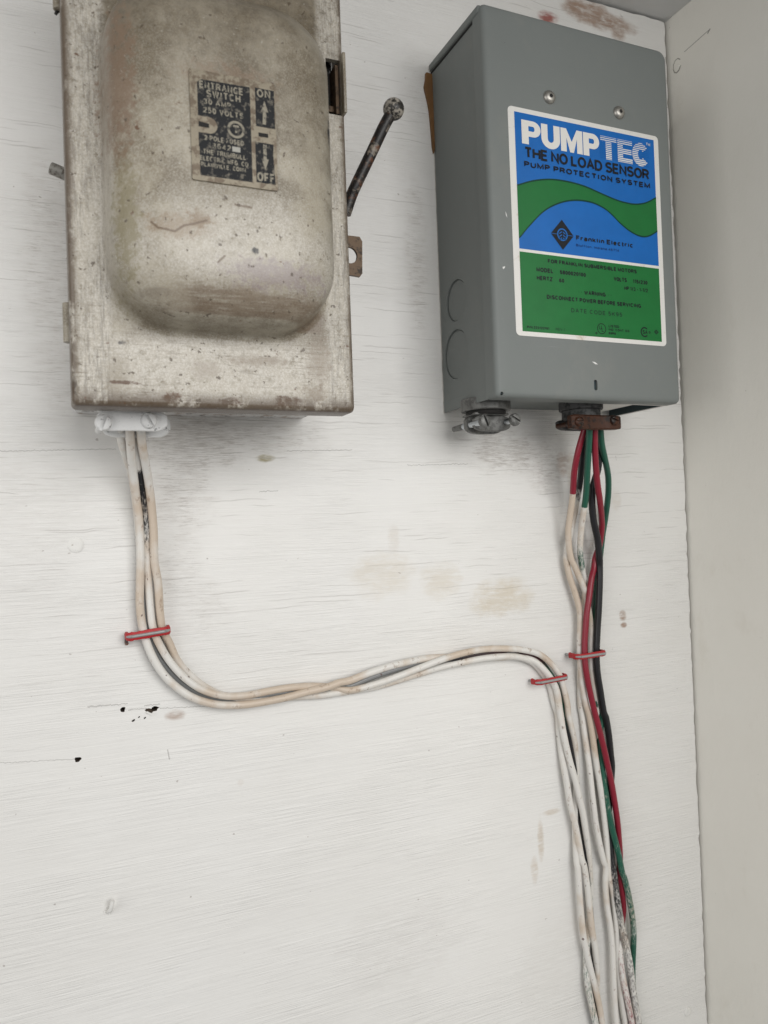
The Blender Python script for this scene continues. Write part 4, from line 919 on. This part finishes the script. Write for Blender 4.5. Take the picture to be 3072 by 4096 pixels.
# ------------------------------------------------------------------ wires
WHT = (0.72, 0.70, 0.66); BLK = (0.012, 0.012, 0.014); RD = (0.235, 0.012, 0.028); GRN = (0.014, 0.095, 0.060); DGR = (0.23, 0.235, 0.235)
def wire(P, keys, label, r=1.85, group=None, grime=()):
    """keys: (control index, insulation colour, paint cover 0..1)"""
    d_ = (Vector(P[-1]) - Vector(P[-2])).normalized(); d_.y = 0
    P = list(P) + [tuple(Vector(P[-1]) + d_ * 90), tuple(Vector(P[-1]) + Vector((d_.x * 110, 0, -190)))]
    v, f, us = tube_data(P, r, 1.1, 14)
    o = pydata('wire', v, f, M_wire, None, 60)
    me = o.data
    me.attributes.new('tint', 'FLOAT_COLOR', 'POINT'); me.attributes.new('cover', 'FLOAT', 'POINT'); me.attributes.new('grime', 'FLOAT', 'POINT')
    ca = me.attributes['tint']; ca2 = me.attributes['cover']; ca3 = me.attributes['grime']
    for i, u in enumerate(us):
        for a, b in zip(keys, keys[1:]):
            if u <= b[0]: break
        if u <= keys[0][0]: c, w = keys[0][1], keys[0][2]
        elif u >= keys[-1][0]: c, w = keys[-1][1], keys[-1][2]
        else:
            t = (u - a[0]) / (b[0] - a[0]); c = tuple(p + (q - p) * t for p, q in zip(a[1], b[1])); w = a[2] + (b[2] - a[2]) * t
        ca.data[i].color = (*c, 1.0); ca2.data[i].value = w
        ca3.data[i].value = max([k * max(0.0, min(1.0, 2.0 - 2.0 * abs(u - c0) / hw)) for c0, hw, k in grime] or [0.0])
    return tag(o, label, 'wire', group)
GL = 'painted wires from the old switch'; GR = 'wires from the grey box'
# left bundle
L1 = [(-161.4,-36.0,-13.7),(-161.2,-33.0,-16.3),(-160.4,-26.0,-22.8),(-159.3,-19.0,-29.3),(-158.2,-14.0,-36.1),(-157.2,-10.0,-43.3),(-156.3,-8.0,-50.6),(-155.9,-6.5,-59.6),(-156.0,-6.0,-70.0),(-156.4,-5.6,-79.7),(-156.7,-5.3,-89.3),(-155.8,-5.0,-99.1),(-153.9,-5.0,-107.0),(-150.9,-5.0,-114.6),(-146.6,-5.0,-121.7),(-140.3,-5.0,-128.4),(-133.1,-5.0,-133.4),(-123.7,-5.0,-136.9),(-114.1,-5.0,-138.2),(-105.6,-5.0,-138.3),(-93.3,-5.2,-137.5),(-82.3,-5.5,-136.0),(-71.0,-6.0,-134.6),(-65.7,-6.4,-133.2),(-59.9,-6.2,-132.8),(-49.5,-6.0,-130.3),(-35.2,-5.2,-128.0),(-17.6,-3.8,-126.8),(-6.5,-2.4,-127.6),(5.3,-1.9,-128.8),(14.3,-1.9,-130.5),(28.1,-2.2,-131.1),(39.9,-3.0,-132.1),(47.8,-4.0,-134.8),(53.7,-5.0,-140.2),(58.7,-5.2,-146.9),(61.4,-5.2,-153.4),(62.5,-5.2,-162.6),(63.0,-5.2,-165.6),(63.8,-5.4,-172.7),(65.1,-5.8,-181.1),(67.4,-6.0,-191.7),(70.5,-6.0,-202.5),(73.1,-5.8,-213.4),(75.3,-5.2,-221.5),(77.2,-4.4,-231.3),(79.4,-3.2,-242.6),(80.6,-2.2,-255.8),(80.9,-1.9,-264.0),(79.7,-1.9,-278.4),(78.1,-1.9,-290.6),(76.1,-2.2,-300.4),(75.1,-3.0,-308.1),(74.9,-4.0,-315.8),(76.4,-4.4,-326.4),(79.1,-4.4,-339.3),(82.2,-4.4,-355.0)]
wire(L1, [(0, WHT, 1.0), (19, WHT, 1.0), (32, BLK, 0.95), (40, GRN, 0.85), (46, GRN, 0.68), (52, GRN, 0.58)], 'white painted wire, leftmost below the white clamp and lowest in the bend', 1.8, GL, ((21.5, 4.5, 0.9), (9.5, 2.0, 0.6), (28, 1.5, 0.7)))
L2 = [(-159.8,-30.0,-13.4),(-159.1,-28.0,-15.7),(-158.0,-22.0,-23.8),(-156.3,-15.0,-31.8),(-154.2,-9.0,-41.8),(-153.1,-6.0,-55.2),(-153.1,-4.6,-70.2),(-152.4,-4.6,-89.7),(-151.6,-5.2,-98.8),(-149.4,-5.4,-106.0),(-144.5,-5.4,-115.3),(-138.2,-5.4,-123.2),(-130.4,-5.4,-129.4),(-120.9,-5.4,-133.1),(-111.2,-5.2,-134.1),(-100.4,-5.0,-133.5),(-89.3,-4.6,-133.1),(-77.6,-3.0,-134.1),(-67.4,-2.0,-136.1),(-59.2,-3.6,-138.1),(-47.7,-5.0,-136.6),(-35.8,-6.0,-134.0),(-23.4,-6.6,-130.9),(-10.4,-6.6,-127.9),(2.9,-6.4,-125.7),(16.8,-6.0,-125.0),(30.6,-6.0,-126.1),(40.0,-6.0,-127.7),(49.7,-5.8,-130.8),(57.6,-5.4,-136.6),(62.9,-5.2,-143.2),(65.4,-5.0,-149.8),(67.8,-5.0,-160.0),(68.8,-4.4,-166.6),(70.9,-3.8,-174.1),(73.2,-3.0,-182.9),(74.7,-2.0,-193.9),(74.3,-1.9,-204.3),(72.9,-1.9,-216.7),(71.8,-2.2,-228.9),(70.9,-3.4,-238.8),(70.3,-4.6,-248.6),(70.5,-5.0,-250.1),(70.7,-5.2,-257.1),(71.0,-5.2,-266.7),(71.7,-5.2,-279.2),(72.7,-5.2,-289.8),(74.6,-5.4,-300.5),(77.0,-5.6,-311.4),(79.1,-5.6,-320.2),(81.2,-5.4,-329.2),(82.9,-5.2,-339.9),(85.7,-5.2,-355.6)]
wire(L2, [(0, BLK, 1.0), (2.6, BLK, 0.8), (3.0, BLK, 0.2), (4.0, BLK, 0.42), (5.0, BLK, 0.50), (5.8, BLK, 0.62), (6.3, BLK, 1.0), (30, WHT, 1.0), (42, RD, 0.9), (52, RD, 0.64), (56, RD, 0.48)], 'painted wire with a bare black patch between its neighbours below the white clamp', 1.7, GL, ((15.5, 4.0, 0.9), (24.5, 1.5, 0.8)))
L3 = [(-157.2,-36.0,-13.6),(-157.0,-33.0,-16.3),(-156.0,-28.0,-21.6),(-154.2,-21.0,-28.0),(-152.6,-15.0,-34.8),(-151.4,-11.0,-42.0),(-150.6,-8.5,-49.3),(-150.1,-7.0,-58.3),(-150.0,-6.0,-70.3),(-148.7,-5.2,-80.2),(-148.2,-4.4,-93.3),(-147.2,-3.6,-101.3),(-144.5,-2.4,-106.8),(-141.1,-2.0,-115.3),(-135.6,-1.9,-122.7),(-127.7,-1.9,-129.9),(-118.2,-1.9,-134.7),(-108.4,-1.9,-137.0),(-96.1,-1.9,-137.8),(-85.0,-1.9,-138.4),(-73.7,-2.0,-139.1),(-59.6,-2.0,-138.8),(-46.5,-2.0,-138.4),(-34.2,-2.2,-136.6),(-21.5,-2.4,-134.5),(-8.8,-3.0,-132.3),(4.1,-4.0,-130.8),(17.4,-4.6,-130.0),(31.2,-4.8,-130.4),(41.1,-4.0,-132.5),(48.6,-2.8,-136.3),(54.7,-2.0,-142.5),(59.0,-1.9,-149.6),(61.5,-1.9,-159.9),(63.6,-1.9,-166.8),(63.9,-1.9,-175.6),(64.4,-2.4,-185.1),(65.0,-3.4,-194.1),(66.3,-4.0,-204.5),(67.5,-4.4,-215.0),(69.8,-4.8,-225.6),(71.5,-5.2,-236.1),(73.0,-5.6,-246.6),(74.4,-5.8,-251.0),(76.0,-5.6,-262.2),(77.3,-5.2,-274.3),(78.9,-4.6,-287.5),(81.2,-3.6,-298.9),(82.5,-2.6,-310.2),(82.7,-1.9,-323.2),(82.8,-1.9,-341.8),(83.6,-1.9,-357.0)]
wire(L3, [(0, WHT, 1.0), (30, WHT, 1.0), (42, BLK, 0.9), (52, BLK, 0.6), (58, BLK, 0.5)], 'painted wire turning tan at the right edge below the white clamp', 1.8, GL, ((10.0, 4.2, 1.0),))
L4 = [(-165.1,-33.0,-14.7),(-164.9,-30.0,-16.6),(-163.5,-24.0,-21.2),(-161.6,-18.0,-25.1),(-160.2,-14.0,-28.3),(-158.7,-9.0,-32.9),(-157.2,-5.0,-43.1),(-156.2,-2.5,-55.0),(-155.4,-1.9,-70.1),(-154.6,-1.9,-89.8),(-153.4,-1.9,-100.0),(-151.3,-1.9,-106.9),(-148.0,-1.9,-114.7),(-142.6,-1.9,-122.0),(-135.5,-1.9,-128.8),(-127.1,-1.9,-133.5),(-117.5,-1.9,-136.0),(-106.9,-1.9,-136.3),(-96.0,-1.9,-135.8),(-84.9,-1.9,-135.9),(-73.5,-1.9,-136.3),(-61.8,-1.9,-135.3),(-58.6,-2.4,-136.2),(-48.3,-3.0,-133.3),(-36.9,-3.2,-131.0),(-24.1,-3.0,-129.0),(-12.1,-3.0,-128.2),(-1.8,-3.4,-128.7),(9.0,-3.4,-127.9),(22.9,-3.2,-127.6),(35.3,-3.0,-127.2),(42.2,-2.6,-129.6),(52.0,-2.2,-134.7),(57.9,-1.9,-141.2),(63.4,-1.9,-150.1),(66.0,-1.9,-160.4),(67.9,-1.9,-167.0),(69.7,-1.9,-176.4),(71.3,-1.9,-186.3),(73.3,-1.9,-197.9),(74.8,-1.9,-208.6),(76.1,-1.9,-219.3),(77.1,-1.9,-230.0),(78.2,-1.9,-240.7),(78.9,-1.9,-251.4),(79.5,-1.9,-261.6),(80.3,-1.9,-276.5),(81.3,-1.9,-293.5),(81.8,-1.9,-310.4),(82.0,-1.9,-327.2),(82.3,-1.9,-341.6),(83.1,-1.9,-356.8)]
wire(L4, [(0, WHT, 1.0), (6, WHT, 1.0), (9, DGR, 0.2), (25, DGR, 0.25), (27, BLK, 0.15), (30, (0.06, 0.02, 0.02), 0.2), (32, (0.06, 0.015, 0.02), 0.1), (33.2, GRN, 0.05), (35, GRN, 0.3), (37, BLK, 0.1), (60, BLK, 0.1)], 'thin dark wire at the back of the painted bundle, white at the clamp', 1.6, GL)
# right bundle
K1 = [(69.5,-28.0,-7.8),(70.4,-26.0,-11.2),(72.3,-22.0,-19.4),(74.6,-17.0,-30.0),(76.1,-13.0,-39.0),(76.9,-9.5,-46.3),(76.8,-7.0,-53.7),(75.2,-5.2,-63.1),(72.7,-4.6,-72.5),(71.4,-4.6,-80.0),(71.6,-4.6,-83.1),(73.3,-4.6,-90.8),(76.3,-4.8,-100.0),(78.5,-5.0,-108.5),(78.8,-5.0,-116.9),(77.9,-5.0,-126.2),(77.5,-5.0,-135.7),(78.0,-5.0,-143.3),(78.8,-5.0,-152.8),(80.4,-5.2,-162.4),(82.3,-5.4,-169.4),(84.0,-5.4,-181.0),(85.1,-5.4,-190.8),(86.8,-5.0,-201.3),(88.8,-4.6,-213.5),(90.4,-4.2,-225.4),(91.4,-4.0,-236.2),(91.9,-4.0,-246.9),(92.1,-4.2,-259.5),(93.3,-4.4,-264.8),(95.0,-4.4,-273.6),(95.9,-4.2,-285.3),(96.3,-3.4,-296.4),(96.4,-2.8,-309.4),(97.5,-2.6,-322.5),(99.4,-2.4,-335.9),(101.0,-2.4,-346.7),(103.2,-2.4,-362.5)]
wire(K1, [(0, BLK, 0), (4.15, BLK, 0.02), (4.3, BLK, 0.45), (5.2, BLK, 0.55), (5.8, BLK, 1.0), (40, WHT, 1.0)], 'wire black under the rusty clamp and painted white below, far left of its bundle', 1.7, GR, ((12, 4.0, 0.6), (20.5, 2.0, 0.9)))
R1 = [(68.2,-30.0,-8.1),(68.1,-29.0,-11.4),(67.2,-27.0,-17.1),(66.5,-24.0,-25.1),(67.3,-20.0,-33.8),(69.7,-15.0,-44.6),(70.2,-13.0,-50.0),(70.4,-10.5,-57.4),(70.2,-9.0,-64.9),(71.0,-8.0,-73.5),(72.6,-7.6,-80.7),(74.6,-7.4,-84.3),(77.4,-7.0,-89.8),(80.4,-6.4,-95.3),(83.2,-5.4,-101.2),(85.0,-4.4,-107.9),(86.7,-3.6,-115.7),(87.5,-3.0,-123.5),(87.3,-2.6,-133.2),(87.1,-2.4,-140.8),(87.8,-2.2,-150.5),(89.2,-2.0,-158.4),(90.5,-1.9,-166.2),(89.1,-1.9,-172.7),(90.6,-1.9,-183.6),(91.6,-1.9,-196.5),(92.3,-1.9,-209.4),(93.0,-1.9,-222.3),(93.8,-1.9,-233.1),(94.5,-1.9,-243.9),(95.3,-1.9,-254.7),(96.1,-1.9,-260.9),(97.9,-1.9,-274.0),(98.8,-1.9,-287.0),(99.1,-1.9,-297.8),(99.1,-1.9,-308.4),(99.9,-1.9,-319.3),(102.3,-1.9,-334.8),(104.9,-1.9,-348.1),(107.9,-1.9,-364.2)]
wire(R1, [(0, RD, 0), (4.9, RD, 0.0), (5.02, RD, 1.0), (30, WHT, 1.0), (44, WHT, 0.95)], 'wire dark red under the rusty clamp and painted white lower down, leftmost', 1.7, GR, ((9.0, 4.0, 0.7),))
G1 = [(67.1,-35.0,-8.8),(67.5,-34.0,-12.2),(69.4,-30.5,-20.3),(72.2,-25.0,-32.4),(75.5,-19.0,-44.1),(77.0,-15.0,-52.1),(78.0,-11.0,-61.4),(78.8,-8.0,-70.8),(79.9,-6.0,-78.5),(81.5,-5.0,-85.1),(83.0,-4.2,-91.4),(84.2,-3.4,-97.6),(84.0,-2.6,-106.1),(82.5,-2.0,-117.5),(80.8,-1.9,-128.8),(79.7,-1.9,-140.1),(79.2,-1.9,-151.5),(79.0,-1.9,-162.9),(79.9,-1.9,-168.5),(80.7,-2.2,-177.9),(81.4,-3.0,-188.3),(81.9,-4.0,-198.7),(82.3,-4.6,-209.1),(82.9,-4.8,-217.5),(84.2,-4.8,-229.5),(86.3,-4.8,-241.2),(88.8,-4.6,-251.5),(90.3,-4.2,-254.9),(89.7,-4.0,-265.0),(90.2,-4.2,-277.7),(91.6,-4.4,-288.5),(92.2,-4.6,-299.0),(92.1,-4.8,-309.4),(92.1,-4.8,-324.2),(92.8,-4.8,-342.9),(94.9,-4.8,-358.6)]
wire(G1, [(0, GRN, 0), (4.9, GRN, 0.0), (5.05, GRN, 1.0), (6.6, GRN, 0.7), (7.6, GRN, 0.56), (8.4, GRN, 0.45), (9.0, GRN, 0.5), (10, GRN, 0.8), (12, GRN, 1.0), (40, WHT, 1.0)], 'wire green under the middle of the rusty clamp, painted white just below', 1.7, GR)
K2 = [(79.1,-26.0,-7.4),(79.5,-25.0,-10.9),(82.5,-22.0,-21.2),(83.5,-20.0,-30.2),(83.5,-17.0,-36.7),(82.3,-16.0,-41.8),(83.0,-14.0,-50.4),(85.0,-12.4,-59.8),(88.4,-10.8,-70.1),(90.3,-9.4,-80.8),(91.0,-8.4,-84.8),(90.8,-8.0,-94.7),(90.0,-7.2,-109.9),(89.2,-6.4,-121.4),(88.4,-5.8,-134.7),(88.8,-5.4,-144.4),(90.7,-5.0,-156.1),(92.8,-4.6,-168.3),(94.1,-4.6,-171.1),(96.0,-4.2,-181.7),(97.3,-3.6,-192.7),(98.4,-2.8,-199.5),(98.2,-1.9,-208.2),(96.2,-1.9,-220.8),(94.5,-2.4,-230.9),(94.3,-3.4,-241.2),(94.3,-4.6,-252.6),(94.6,-5.2,-257.1),(95.4,-6.0,-270.5),(97.3,-6.4,-284.7),(100.1,-6.4,-298.0),(102.2,-6.4,-309.1),(103.7,-6.2,-320.2),(105.2,-6.0,-331.3),(107.4,-5.8,-344.7),(110.0,-5.8,-362.5)]
wire(K2, [(0, BLK, 0), (5, BLK, 0.26), (8, BLK, 0.24), (24, BLK, 0.22), (27, BLK, 0.4), (29, BLK, 0.52), (31, BLK, 0.56), (33, BLK, 0.55), (35, BLK, 0.57), (36.3, BLK, 0.5), (37, BLK, 0.3), (39, BLK, 0.12)], 'long black wire at the right edge of the coloured bundle', 1.92, GR)
R2 = [(70.9,-34.5,-8.7),(71.3,-33.5,-12.1),(73.3,-30.5,-20.3),(76.3,-27.0,-30.8),(80.1,-23.0,-39.6),(85.3,-18.0,-48.7),(91.2,-11.5,-58.1),(93.4,-8.6,-63.8),(93.2,-6.4,-73.4),(90.1,-6.0,-80.9),(88.6,-6.4,-86.2),(85.5,-7.6,-92.5),(82.8,-8.6,-101.7),(80.6,-8.8,-111.0),(79.4,-8.6,-120.3),(78.6,-8.4,-127.8),(78.3,-8.4,-135.2),(78.7,-8.6,-142.8),(80.5,-8.6,-153.1),(83.1,-8.4,-164.0),(86.3,-8.4,-176.4),(88.9,-8.2,-186.0),(91.7,-7.6,-197.1),(94.3,-6.8,-206.2),(96.3,-6.0,-215.2),(98.0,-5.4,-224.2),(99.4,-4.8,-233.2),(100.3,-4.2,-242.1),(101.2,-3.4,-251.1),(100.6,-3.0,-259.6),(100.7,-2.8,-261.5),(102.2,-2.8,-273.3),(103.1,-2.2,-281.5),(102.0,-1.8,-290.0),(99.6,-2.4,-297.7),(97.7,-4.6,-306.7),(98.3,-5.6,-319.1),(100.9,-5.6,-332.4),(103.5,-5.4,-345.7),(106.6,-5.4,-361.7)]
wire(R2, [(0, RD, 0), (6, RD, 0.22), (17, RD, 0.1), (21, RD, 0.24), (29, RD, 0.30), (30, RD, 0.05), (32.6, RD, 0.1), (33.6, RD, 0.62), (36, RD, 0.6), (37, RD, 0.56), (39, RD, 0.52)], 'bright crimson wire crossing over the coloured bundle', 1.7, GR)
G2 = [(75.7,-33.0,-8.4),(76.7,-31.5,-11.7),(79.9,-28.0,-18.2),(84.6,-24.0,-25.0),(90.3,-19.0,-32.0),(93.3,-16.0,-37.5),(96.1,-12.0,-44.9),(97.2,-9.0,-52.4),(99.2,-4.6,-59.3),(98.5,-2.8,-67.8),(97.1,-2.2,-77.5),(95.7,-1.9,-86.0),(94.5,-1.9,-95.3),(92.4,-1.9,-110.6),(90.3,-1.9,-122.0),(89.2,-1.9,-131.5),(88.7,-1.9,-141.1),(89.1,-1.9,-152.6),(90.2,-1.9,-164.3),(93.1,-1.9,-172.4),(91.1,-2.4,-181.4),(90.1,-3.0,-188.8),(90.4,-4.0,-197.9),(90.8,-4.8,-206.2),(91.4,-5.4,-214.6),(92.4,-5.8,-223.1),(93.8,-6.2,-231.7),(95.8,-6.4,-240.4),(98.0,-6.4,-249.3),(99.6,-6.4,-258.1),(101.9,-6.0,-263.8),(104.8,-5.4,-274.9),(106.9,-4.8,-285.5),(107.8,-4.4,-294.4),(107.8,-3.8,-303.3),(107.6,-2.8,-314.4),(107.9,-1.9,-323.5),(108.8,-1.9,-336.6),(110.3,-1.9,-349.6),(112.7,-1.9,-365.6)]
wire(G2, [(0, GRN, 0), (8, GRN, 0.12), (20, GRN, 0.2), (24, GRN, 0.40), (26, GRN, 0.30), (29, GRN, 0.38), (31, GRN, 0.46), (33, GRN, 0.46), (34.5, GRN, 0.3), (36, GRN, 0.1), (40, GRN, 0.05)], 'green wire bowing out furthest right below the rusty clamp', 1.7, GR)

# ------------------------------------------------------------------ insulated staples
SG = 'red insulated staples holding the wires'
def staple(a, b, h, label, w=3.4, tail=None):
    """a, b: (x,z) of the crown's ends; h: height of the crown over the board"""
    t = thing('cable_staple', label, 'staple', SG)
    A = Vector((a[0], 0, a[1])); B = Vector((b[0], 0, b[1])); d = (B - A).normalized(); s = Vector((d.z, 0, -d.x))
    def path(inset, top, foot):
        pts = []
        P0 = A + d * inset; P1 = B - d * inset; r = 2.8
        pts.append(P0 + Vector((0, -foot, 0))); pts.append(P0 + Vector((0, -(top - r), 0)))
        for i in range(1, 5):
            q = math.radians(90 * i / 5); pts.append(P0 + d * (r - r * math.cos(q)) + Vector((0, -(top - r + r * math.sin(q)), 0)))
        pts.append(P0 + d * r + Vector((0, -top, 0))); pts.append(P1 - d * r + Vector((0, -top, 0)))
        for i in range(1, 5):
            q = math.radians(90 * i / 5); pts.append(P1 - d * (r - r * math.sin(q)) + Vector((0, -(top - r + r * math.cos(q)), 0)))
        pts.append(P1 + Vector((0, -(top - r), 0))); pts.append(P1 + Vector((0, -foot, 0)))
        return pts
    # red saddle: flat band that follows the crown, ragged edges
    pts = path(0.0, h, h * 0.35); v = []; f = []
    n = len(pts)
    dense = []
    for p, q in zip(pts, pts[1:]):
        m = max(1, int((q - p).length / 1.2))
        for i in range(m): dense.append(p + (q - p) * i / m)
    dense.append(pts[-1])
    for i, p in enumerate(dense):
        t_ = (dense[min(i + 1, len(dense) - 1)] - dense[max(i - 1, 0)]).normalized(); nrm = t_.cross(s).normalized()
        if nrm.dot(Vector((0, -1, 0))) < 0 and abs(t_.y) < 0.7: nrm = -nrm
        mid = (A + B) / 2 + Vector((0, -h * 0.3, 0))
        if nrm.dot(p - mid) < 0: nrm = -nrm
        wa, wb = w / 2 + random.uniform(-0.2, 0.2), w / 2 + random.uniform(-0.2, 0.2)
        for (k, m_) in ((-wa, -0.6), (-wa, 0.35), (-wa * 0.55, 0.75), (wb * 0.55, 0.75), (wb, 0.35), (wb, -0.6)): v.append(tuple(p + s * k + nrm * m_))
    m = 6
    for i in range(len(dense) - 1):
        for k in range(m): f.append((i * m + k, i * m + (k + 1) % m, (i + 1) * m + (k + 1) % m, (i + 1) * m + k))
    f.append(tuple(range(m))[::-1]); L = (len(dense) - 1) * m; f.append(tuple(range(L, L + m)))
    bm = bmesh.new(); me = bpy.data.meshes.new('x'); me.from_pydata(v, [], f); bm.from_mesh(me); bpy.data.meshes.remove(me)
    from_bm('red_saddle', bm, M_staple_red, t, 30)
    wp = path(0.2, h + 0.75, -1.0)
    vv, ff, _ = tube_data([tuple(p) for p in wp], 0.72, 0.6, 10)
    pydata('metal_staple', vv, ff, M_staple_metal, t, 60)
    if tail:
        tube('bent_leg', tail, 0.8, M_staple_rust, t, 0.5, 10)
    return t
def stp(l): return [(p[0], p[2]) for p in l]
e = stp([(-162.6,-9.0,-102.3),(-144.7,-9.0,-100.8)]); staple(e[0], e[1], 8.2, 'red insulated staple over the white wires above the bend', 3.6, [(-162.6,-4.0,-103.5),(-162.6,-2.5,-104.9),(-162.3,-1.0,-106.1)])
e = stp([(46.8,-9.0,-145.9),(67.1,-9.0,-144.9)]); staple(e[0], e[1], 8.0, 'red insulated staple over the white wires where they turn down', 2.9)
e = stp([(71.5,-12.0,-134.0),(91.1,-12.0,-133.7)]); staple(e[0], e[1], 11.2, 'red insulated staple across the red and black wires', 2.9, [(77.5,-5.0,-135.4),(75.4,-4.0,-134.8),(74.4,-3.2,-134.5),(72.2,-2.5,-133.9)])

# ------------------------------------------------------------------ nails and scraps on the board
def nail_disc(c, r, h, label, mat, tilt=0.0):
    n = 26; v = []; f = []
    rad = [r * random.uniform(0.95, 1.05) for _ in range(n)]
    prof = [(1.0, 0.3), (1.0, -h * 0.6), (0.9, -h), (0.5, -h * 1.1), (0.02, -h * 0.9)]
    for k, y in prof: v += [(c[0] + k * rad[i] * math.cos(2 * math.pi * i / n), y, c[1] + k * rad[i] * math.sin(2 * math.pi * i / n)) for i in range(n)]
    for a in range(len(prof) - 1):
        for i in range(n): f.append((a * n + i, a * n + (i + 1) % n, (a + 1) * n + (i + 1) % n, (a + 1) * n + i))
    bm = bmesh.new(); me = bpy.data.meshes.new('x'); me.from_pydata(v, [], f); bm.from_mesh(me); bpy.data.meshes.remove(me)
    return tag(from_bm('nail_head', bm, mat, None, 40), label, 'nail head')
M_nail = mat_worn('painted_nail', (0.22, 0.17, 0.12), (0.76, 0.75, 0.72), 0.30, 0.5, 0, 0.35)
c = one([(-182.1,0.0,-61.7)]); nail_disc(c, 3.3, 0.45, 'round white painted nail head below the old switch box', M_nail)
tk = [(-183.6,-0.4,-61.9),(-183.4,-0.4,-62.5),(-182.7,-0.4,-63.3),(-181.6,-0.4,-63.3),(-180.7,-0.4,-62.6)]
c = one([(149.3,0.0,-354.7)]); nail_disc(c, 2.6, 0.5, 'round white painted nail head in the lower right corner of the board', M_nail)
c = one([(130.0,0.0,241.7)]); nail_disc(c, 0.9, 0.9, 'tiny white nail head on the brown stain above the grey box', M_nail)
cw = (165.5,-6.8,213.4)
bm = bmesh.new(); bm_cyl(bm, (165.9, cw[1], cw[2]), (165.2, cw[1], cw[2]), 2.6, 2.2, 22, 0.3)
tag(from_bm('nail_head', bm, M_plaster, None, 40), 'painted-over nail head on the right wall beside the grey box corner', 'nail head')
# bent nail stub
tb2 = thing('bent_nail', 'small bent white painted nail sticking out of the lower left board', 'nail')
tube('nail_shank', [(-173.4,0.0,-221.1),(-173.1,-1.2,-220.7),(-172.6,-2.6,-219.8),(-172.0,-3.6,-217.7),(-171.6,-4.0,-215.2)], 0.95, M_nail, tb2, 0.5, 10)
cN = [(-173.4,0.0,-221.1)][0]
ring_v = [(cN[0] + 1.7 * math.cos(i) * random.uniform(.7, 1.2), 0.2 - 0.7 * (i % 2), cN[2] + 1.4 * math.sin(i) * random.uniform(.7, 1.2)) for i in range(7)]
bm = bmesh.new()
for p in ring_v:
    r_ = bmesh.ops.create_icosphere(bm, subdivisions=1, radius=0.55); bmesh.ops.translate(bm, verts=r_['verts'], vec=p)
from_bm('torn_paint', bm, M_nail, tb2)
# torn paint flap under the second old hole
fl = P2([(-155.2,0.0,-137.2),(-154.4,0.0,-136.9),(-151.9,0.0,-138.6),(-152.3,0.0,-139.2)])
tag(prism('paint_flap', fl, -0.9, 0.05, M_nail), 'torn white paint flap below the right one of two old holes', 'paint flap')
